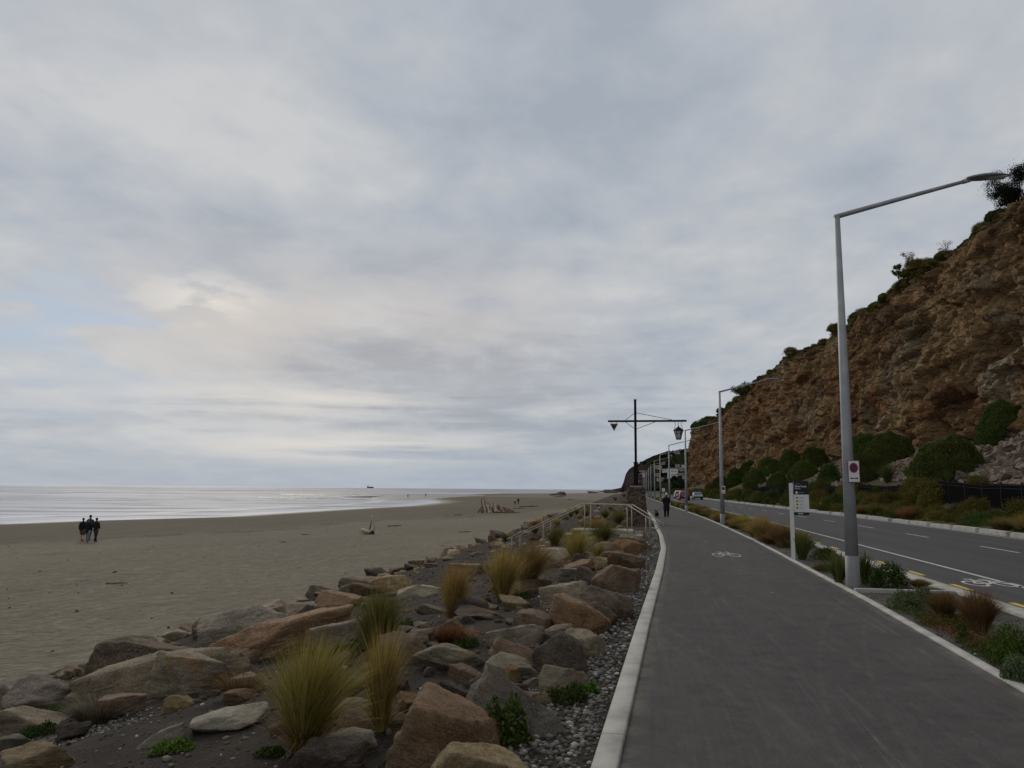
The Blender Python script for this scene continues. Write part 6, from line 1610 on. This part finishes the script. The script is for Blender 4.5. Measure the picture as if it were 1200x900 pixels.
q = at(802.3, 586, 150); car('parked_car' if 0 else 'car', (q.x-.1, 150, ROADZ), math.radians(1.4), 'carred', True, 'red car driving away in the near lane', 1)
q = at(817.4, 586, 165); car('car', (q.x, 165, ROADZ), math.radians(181.4), 'carsilver', False, 'silver-blue car coming towards the viewer in the far lane', 1)
q = at(795.2, 586, 182); car('car', (q.x, 182, ROADZ), math.radians(1.4), 'carwhite', True, 'white car just ahead of the red car', 1)
# ---------------------------------------------------------------- houses on the headland
def house(p, w, d, h, rz, wall, roofm, label, win=3):
    root = empty('hillside_house', p, rz); tag(root, label, 'house', 'houses on the far headland')
    wl = MB(); wl.box((0, 0, h/2-2), (w, d, h+4)); wo = wl.build('wall', M[wall], root)
    rf = MB(); e = .4; rf.add([(-w/2-e, -d/2-e, h), (w/2+e, -d/2-e, h), (w/2+e, d/2+e, h), (-w/2-e, d/2+e, h), (-w/2-e, 0, h+w*.12), (w/2+e, 0, h+w*.12)], [[0, 1, 5, 4], [2, 3, 4, 5], [0, 4, 3], [1, 2, 5], [3, 2, 1, 0]]); rf.build('roof', M[roofm], root)
    for i in range(win):
        for zz in ([h*.3, h*.72] if h > 5 else [h*.5]):
            m_ = MB(); m_.box((-w/2+w*(i+.5)/win, -d/2-.03, zz), (w/win*.55, .08, 1.3)); m_.build('window', M['winglass'], root)
HS = [(788.5, 555.5, 12, 9, 'hwhite', 'roofd', 'largest white house on the headland, just right of a lamp pole'), (780, 552, 8, 3, 'hwhite', 'roofd', 'long low white house left of the largest white house'), (771, 548.3, 9, 3, 'hbeige', 'roofd', 'pale house higher on the slope above the white ones'),
 (797.5, 557, 7, 3, 'hbeige', 'roofd', 'beige house right of the largest white house'), (799, 550.5, 7, 3.4, 'hbeige', 'roofd', 'beige house near the edge of the cliff'), (800.5, 547, 4, 3, 'hwhite', 'roofd', 'small bright white house above the beige ones'), (771, 557, 6, 2.6, 'hbeige', 'roofd', 'small house below the pale upper house'),
 (774, 562.5, 8, 3, 'hbeige', 'roofr', 'pale house at the foot of the slope'), (752.5, 554, 7, 3, 'hbeige', 'roofr', 'pinkish house on the bare slope right of the heritage post'), (754.2, 557.5, 2.4, 3, 'hwhite', 'roofd', 'tiny white house on the bare slope'), (747.5, 564, 2.4, 2.4, 'hbeige', 'roofr', 'tiny pale house low beside the heritage post'),
 (793, 531, 7, 1.8, 'hbeige', 'roofd', 'low house on the skyline of the headland'), (785, 534.5, 5, 1.8, 'hbeige', 'roofd', 'small grey house just below the skyline'), (794, 546.5, 5, 2.6, 'hbeige', 'roofd', 'small beige house in the upper row'), (777, 543.5, 5, 1.8, 'hbeige', 'roofd', 'small dim house in the trees above the others'), (802, 560, 5, 2.6, 'hbeige', 'roofd', 'small pale house low at the cliff edge'), (806.5, 528.5, 5, 1.8, 'hbeige', 'roofd', 'low house on the skyline beside the cliff')]
for (px, py, w, h, wa, ro, lab) in HS:
    g = on_head(px, py+h*.4)
    if g: k = g.y/F; house(g, w*k*.95, w*k*.55, h*k, rnd.uniform(-.3, .3), wa, ro, lab, 3 if w > 5 else 2)
# ---------------------------------------------------------------- people and dog
def skin(name, pts, edges, radii, mat, parent=None, sub=1, root=0):
    me = bpy.data.meshes.new(name); me.from_pydata([tuple(p) for p in pts], edges, []); me.update()
    o = bpy.data.objects.new(name, me); COL.objects.link(o)
    md = o.modifiers.new('s', 'SKIN'); md.use_smooth_shade = True
    sv = me.skin_vertices[0].data
    for i, r in enumerate(radii):
        sv[i].radius = r if isinstance(r, tuple) else (r, r); sv[i].use_root = (i == root)
    if sub: s2 = o.modifiers.new('b', 'SUBSURF'); s2.levels = sub; s2.render_levels = sub
    bpy.context.view_layer.update()
    m2 = bpy.data.meshes.new_from_object(o.evaluated_get(bpy.context.evaluated_depsgraph_get())); bpy.data.objects.remove(o)
    m2.name = name; m2.materials.clear(); m2.materials.append(mat); m2.polygons.foreach_set('use_smooth', [True]*len(m2.polygons))
    return link(name, m2, parent)
cloths = {}
def C(name, col):
    if name not in cloths: cloths[name] = cloth(name, col)
    return cloths[name]
def person(p, rz, H, label, top, legs, hair, stride=.22, arms=((.0, .1), (.0, -.1)), coat=0, hat=None, shoes=(.02, .02, .02), group=None, bare_legs=False, arm_bend=.15, hands_in=False, tiny=False):
    '''faces +y in local space; one continuous body, clothing as children'''
    s = H/1.75
    L = lambda x, y, z: Vector((x*s, y*s, z*s))
    hipz = .92
    st = stride
    pts = [L(0, 0, .95), L(0, .0, 1.15), L(0, .01, 1.38), L(0, .01, 1.50), L(0, .03, 1.58), L(0, .035, 1.68)]
    rad = [(.11, .085), (.105, .08), (.115, .085), (.052, .055), (.075, .09), (.066, .08)]
    edges = [(0, 1), (1, 2), (2, 3), (3, 4), (4, 5)]
    def add(pt, r, par): pts.append(pt); rad.append(r); edges.append((par, len(pts)-1)); return len(pts)-1
    legs_pts = []
    for sd, f in ((-1, 1), (1, -1)):
        h = add(L(sd*.09, 0, .88), (.06, .065), 0)
        kx = sd*.095; ky = f*st*.55+.03; kn = add(L(kx, ky, .49), (.05, .052), h)
        ay = f*st*(1.05 if f > 0 else 1.2); an = add(L(kx, ay, .10 if f > 0 else .14), (.038, .042), kn)
        fy = ay+.17; ft = add(L(kx, fy, .045 if f > 0 else .05), (.035, .03), an); legs_pts.append((h, kn, an, ft))
    arms_pts = []
    for (sd, f) in ((-1, -1), (1, 1)):
        sh = add(L(sd*.165, .0, 1.385), (.042, .045), 2)
        ey = arms[0 if sd < 0 else 1][0]+f*st*.3; el = add(L(sd*.225, ey*.6-.02, 1.13), (.042, .045), sh)
        wy = ey+arm_bend; wr = add(L(sd*(.235 if not hands_in else .16), wy, .90 if not hands_in else .98), (.028, .032), el)
        hd = add(L(sd*(.235 if not hands_in else .13), wy+.02, .81 if not hands_in else .93), (.026, .036), wr); arms_pts.append((sh, el, wr, hd))
        if not tiny:
            pass
    body = skin('person', pts, edges, [tuple(q*s for q in r) for r in rad], M['skin'], None, 1)
    body.location = p; body.rotation_euler = (0, 0, rz); tag(body, label, 'person', group)
    # trousers
    def loft(mb, rings, n=16):
        V = [(c[0]+math.cos(2*PI*j/n)*rx, c[1]+math.sin(2*PI*j/n)*ry, c[2]) for c, rx, ry in rings for j in range(n)]; m_ = len(rings)
        mb.add(V, [[i*n+j, i*n+(j+1) % n, (i+1)*n+(j+1) % n, (i+1)*n+j] for i in range(m_-1) for j in range(n)]+[list(range(n))[::-1], [(m_-1)*n+j for j in range(n)]])
    mb = MB(); loft(mb, [(L(0, 0, z), rx*s, ry*s) for z, rx, ry in ((.80, .10, .09), (.84, .165, .125), (.92, .172, .132), (1.0, .155, .12), (1.05, .14, .11))])
    for (h, kn, an, ft) in legs_pts:
        if bare_legs: mb.tube([pts[h]+L(0, 0, .03), pts[kn]+L(0, 0, .18), pts[kn]+L(0, 0, .02)], [.12*s, .118*s, .1*s], 12)
        else: mb.tube([pts[h]+L(0, 0, .03), pts[kn]+L(0, 0, .2), pts[kn], pts[kn]+(pts[an]-pts[kn])*.5, pts[an]+L(0, 0, -.03)], [.12*s, .118*s, .084*s, .076*s, .064*s], 12)
    mb.build('trousers', legs, body, True)
    # shoes
    for (h, kn, an, ft) in legs_pts:
        skin('shoe', [pts[an]+L(0, -.05, -.045), pts[an]+L(0, .04, -.05), pts[ft]+L(0, .03, -.005)], [(0, 1), (1, 2)], [(.045*s, .045*s), (.048*s, .045*s), (.04*s, .03*s)], C('shoe_%d' % int(shoes[0]*100), shoes), body, 1)
    # jacket or coat with sleeves
    hem = .88-coat*.36; fl = coat*.05
    mb = MB(); loft(mb, [(L(0, 0, z), rx*s, ry*s) for z, rx, ry in ((hem, .18+fl, .14+fl), (hem+.02, .185+fl, .145+fl), (1.0-coat*.06, .178+fl*.6, .14+fl*.5), (1.14, .168, .133), (1.30, .188, .138), (1.38, .186, .13), (1.435, .15, .11), (1.475, .095, .085), (1.50, .070, .070), (1.545, .062, .064))], 20)
    for (sh, el, wr, hd) in arms_pts:
        mb.tube([pts[sh]+Vector((-pts[sh].x*.28, 0, .02*s)), pts[sh]+Vector((pts[sh].x*.08, 0, -.03*s)), pts[el], pts[wr]], [.082*s, .084*s, .064*s, .05*s], 12)
    mb.build('jacket', top, body, True)
    # hands: palm, five fingers
    if not tiny and not hands_in:
        for (sh, el, wr, hd) in arms_pts:
            c = pts[hd]; hp = [c, c+L(0, .0, -.03)]; he = [(0, 1)]; hr = [(.02, .034), (.018, .034)]
            for f in range(4):
                a = len(hp); y = (-.027+.018*f); hp += [c+L(0, y, -.06), c+L(0, y+.006, -.095+.006*abs(f-1.5))]; he += [(1, a), (a, a+1)]; hr += [(.009, .009), (.007, .007)]
            a = len(hp); hp += [c+L(0, .045, -.015), c+L(0, .058, -.045)]; he += [(0, a), (a, a+1)]; hr += [(.010, .010), (.008, .008)]
            skin('hand', hp, he, [tuple(q*s for q in r) for r in hr], M['skin'], body, 1)
    # head details
    hc = L(0, .03, 1.635)
    if not tiny:
        nb = MB(); nb.add([hc+L(-.012, .085, -.01), hc+L(.012, .085, -.01), hc+L(0, .115, -.015), hc+L(0, .082, .03)], [[0, 1, 2], [0, 2, 3], [1, 3, 2]]); nb.build('nose', M['skin'], body)
    D_, Fc = ICO[3]; V = D_*np.array([.088, .102, .105])*s; V[:, 2] *= 1; keep = V
    V = V+np.array(hc)+np.array([0, -.018*s, .035*s])
    if hat is not None:
        m_ = mesh_np('hat', V+np.array([0, .0, .015*s]), Fc, C('hat_%d' % int(hat[0]*100), hat)); link('hat', m_, body)
        skin('hair', [hc+L(0, -.05, .0), hc+L(0, -.06, -.1)], [(0, 1)], [(.08*s, .06*s), (.06*s, .04*s)], hair, body, 1)
    else:
        link('hair', mesh_np('hair', V, Fc, hair), body)
    return body
dk = C('black_jacket', (.016, .016, .019)); nav = C('blue_jacket', (.02, .06, .11)); jean = C('dark_jeans', (.03, .035, .045)); gj = C('grey_jeans', (.17, .17, .18)); brn = C('dark_red_brown_jacket', (.028, .02, .02)); hb = C('brown_hair', (.03, .018, .01)); hbl = C('fair_hair', (.16, .12, .07)); mg = C('magenta_scarf', (.16, .02, .08)); wht = C('white_top', (.5, .48, .46)); blkleg = C('black_trousers', (.009, .009, .01)); tan = C('tan_shorts', (.08, .06, .045))
def foot(px, py, zf=bz1): return hit(px, py, zf)
away = math.radians(12)
g = foot(96, 634.5); person(g, away+.25, 1.70, 'leftmost of the four beach walkers, black jacket and bare calves', dk, tan, hb, .24, coat=.1, bare_legs=True, group='group of four walkers on the sand')
g = foot(102.2, 636.2); w2 = person(g, away, 1.70, 'fair-haired beach walker in a long black coat and pale jeans, second from left', dk, gj, hbl, .16, coat=.45, hands_in=True, group='group of four walkers on the sand', shoes=(.4, .38, .36))
g = foot(104.3, 634.0); g2 = Vector((g.x*1.02, g.y+1.1, 0)); g2.z = bz1(g2.x, g2.y); person(g2, away, 1.86, 'taller beach walker in a blue jacket behind the fair-haired one', nav, jean, hb, .2, group='group of four walkers on the sand')
g = foot(111.5, 635.2); person(g, away-.15, 1.74, 'rightmost of the four beach walkers, dark brown jacket and dark jeans', brn, jean, hb, .2, hands_in=True, group='group of four walkers on the sand')
# walker with dog on the path
g = atz(781.2, 606.6, 0); k = g.y/F; wk = person(Vector((g.x, g.y, 0)), math.radians(4), 27.6*k/1.0*1.0, 'walker in a long black coat and white hat leading a small dog on the path', dk, blkleg, hb, .12, coat=.95, hat=(.7, .69, .67), hands_in=True)
dg = atz(769.6, 606.3, 0)
def dog(p, rz, s):
    L = lambda x, y, z: Vector((x*s, y*s, z*s))
    pts = [L(0, 0, .24), L(0, .16, .26), L(0, -.16, .25), L(0, .25, .34), L(0, .33, .40), L(0, .43, .37), L(0, -.27, .33), L(0, -.33, .42)]; ed = [(0, 1), (0, 2), (1, 3), (3, 4), (4, 5), (2, 6), (6, 7)]; rd = [.075, .09, .08, .05, .058, .028, .022, .014]
    for sx in (-1, 1):
        for (yy, b, back) in ((.16, 1, 0), (-.17, 2, 1)):
            a = len(pts); pts += [L(sx*.06, yy, .20), L(sx*.06, yy+(.04 if back else -.01), .13), L(sx*.06, yy-(.03 if back else 0), .07), L(sx*.06, yy+.01, .015)]; ed += [(b, a), (a, a+1), (a+1, a+2), (a+2, a+3)]; rd += [.05, .035, .022, .02]
        a = len(pts); pts.append(L(sx*.035, .32, .47)); ed.append((4, a)); rd.append(.016)
    o = skin('dog', pts, ed, [(q*s, q*s) for q in rd], C('black_fur', (.012, .010, .009)), None, 1); o.location = p; o.rotation_euler = (0, 0, rz)
    mb = MB(); mb.tube([L(0, .27, .33), L(0, .30, .36)], .06*s, 10); mb.build('collar', M['signred'], o); return o
d_ = dog(Vector((dg.x, dg.y, 0)), math.radians(10), 1.0); tag(d_, 'small black dog on a lead left of the white-hatted walker', 'dog')
a = Vector((wk.location.x-.22, wk.location.y+.1, .80)); b = Vector((dg.x, dg.y+.28, .36)); mb = MB(); mb.tube([a+(b-a)*t+Vector((0, 0, -.10*math.sin(t*PI))) for t in np.linspace(0, 1, 9)], .008, 6); o = mb.build('dog_lead', M['black'], None, True); tag(o, 'thin dark lead running from the walker to the small black dog', 'lead')
# far strollers
g = foot(603.4, 591.5); person(g, .3, 7.6*g.y/F, 'left stroller of the distant pair by the driftwood, white top', wht, jean, hb, .2, tiny=True)
g = foot(607.3, 591.0); person(g, -.2, 7.6*g.y/F, 'right stroller of the distant pair by the driftwood, dark clothes', dk, blkleg, hb, .2, tiny=True)
for px, py, hp, lab in ((478, 582.9, 2.6, 'dark tiny figure on the sand bar left'), (499, 581.8, 2.8, 'dark tiny figure on the far sand right of the sand bar')):
    g = foot(px, py); person(g, .4, max(1.6, hp*g.y/F), lab, dk, blkleg, hb, .2, tiny=True)
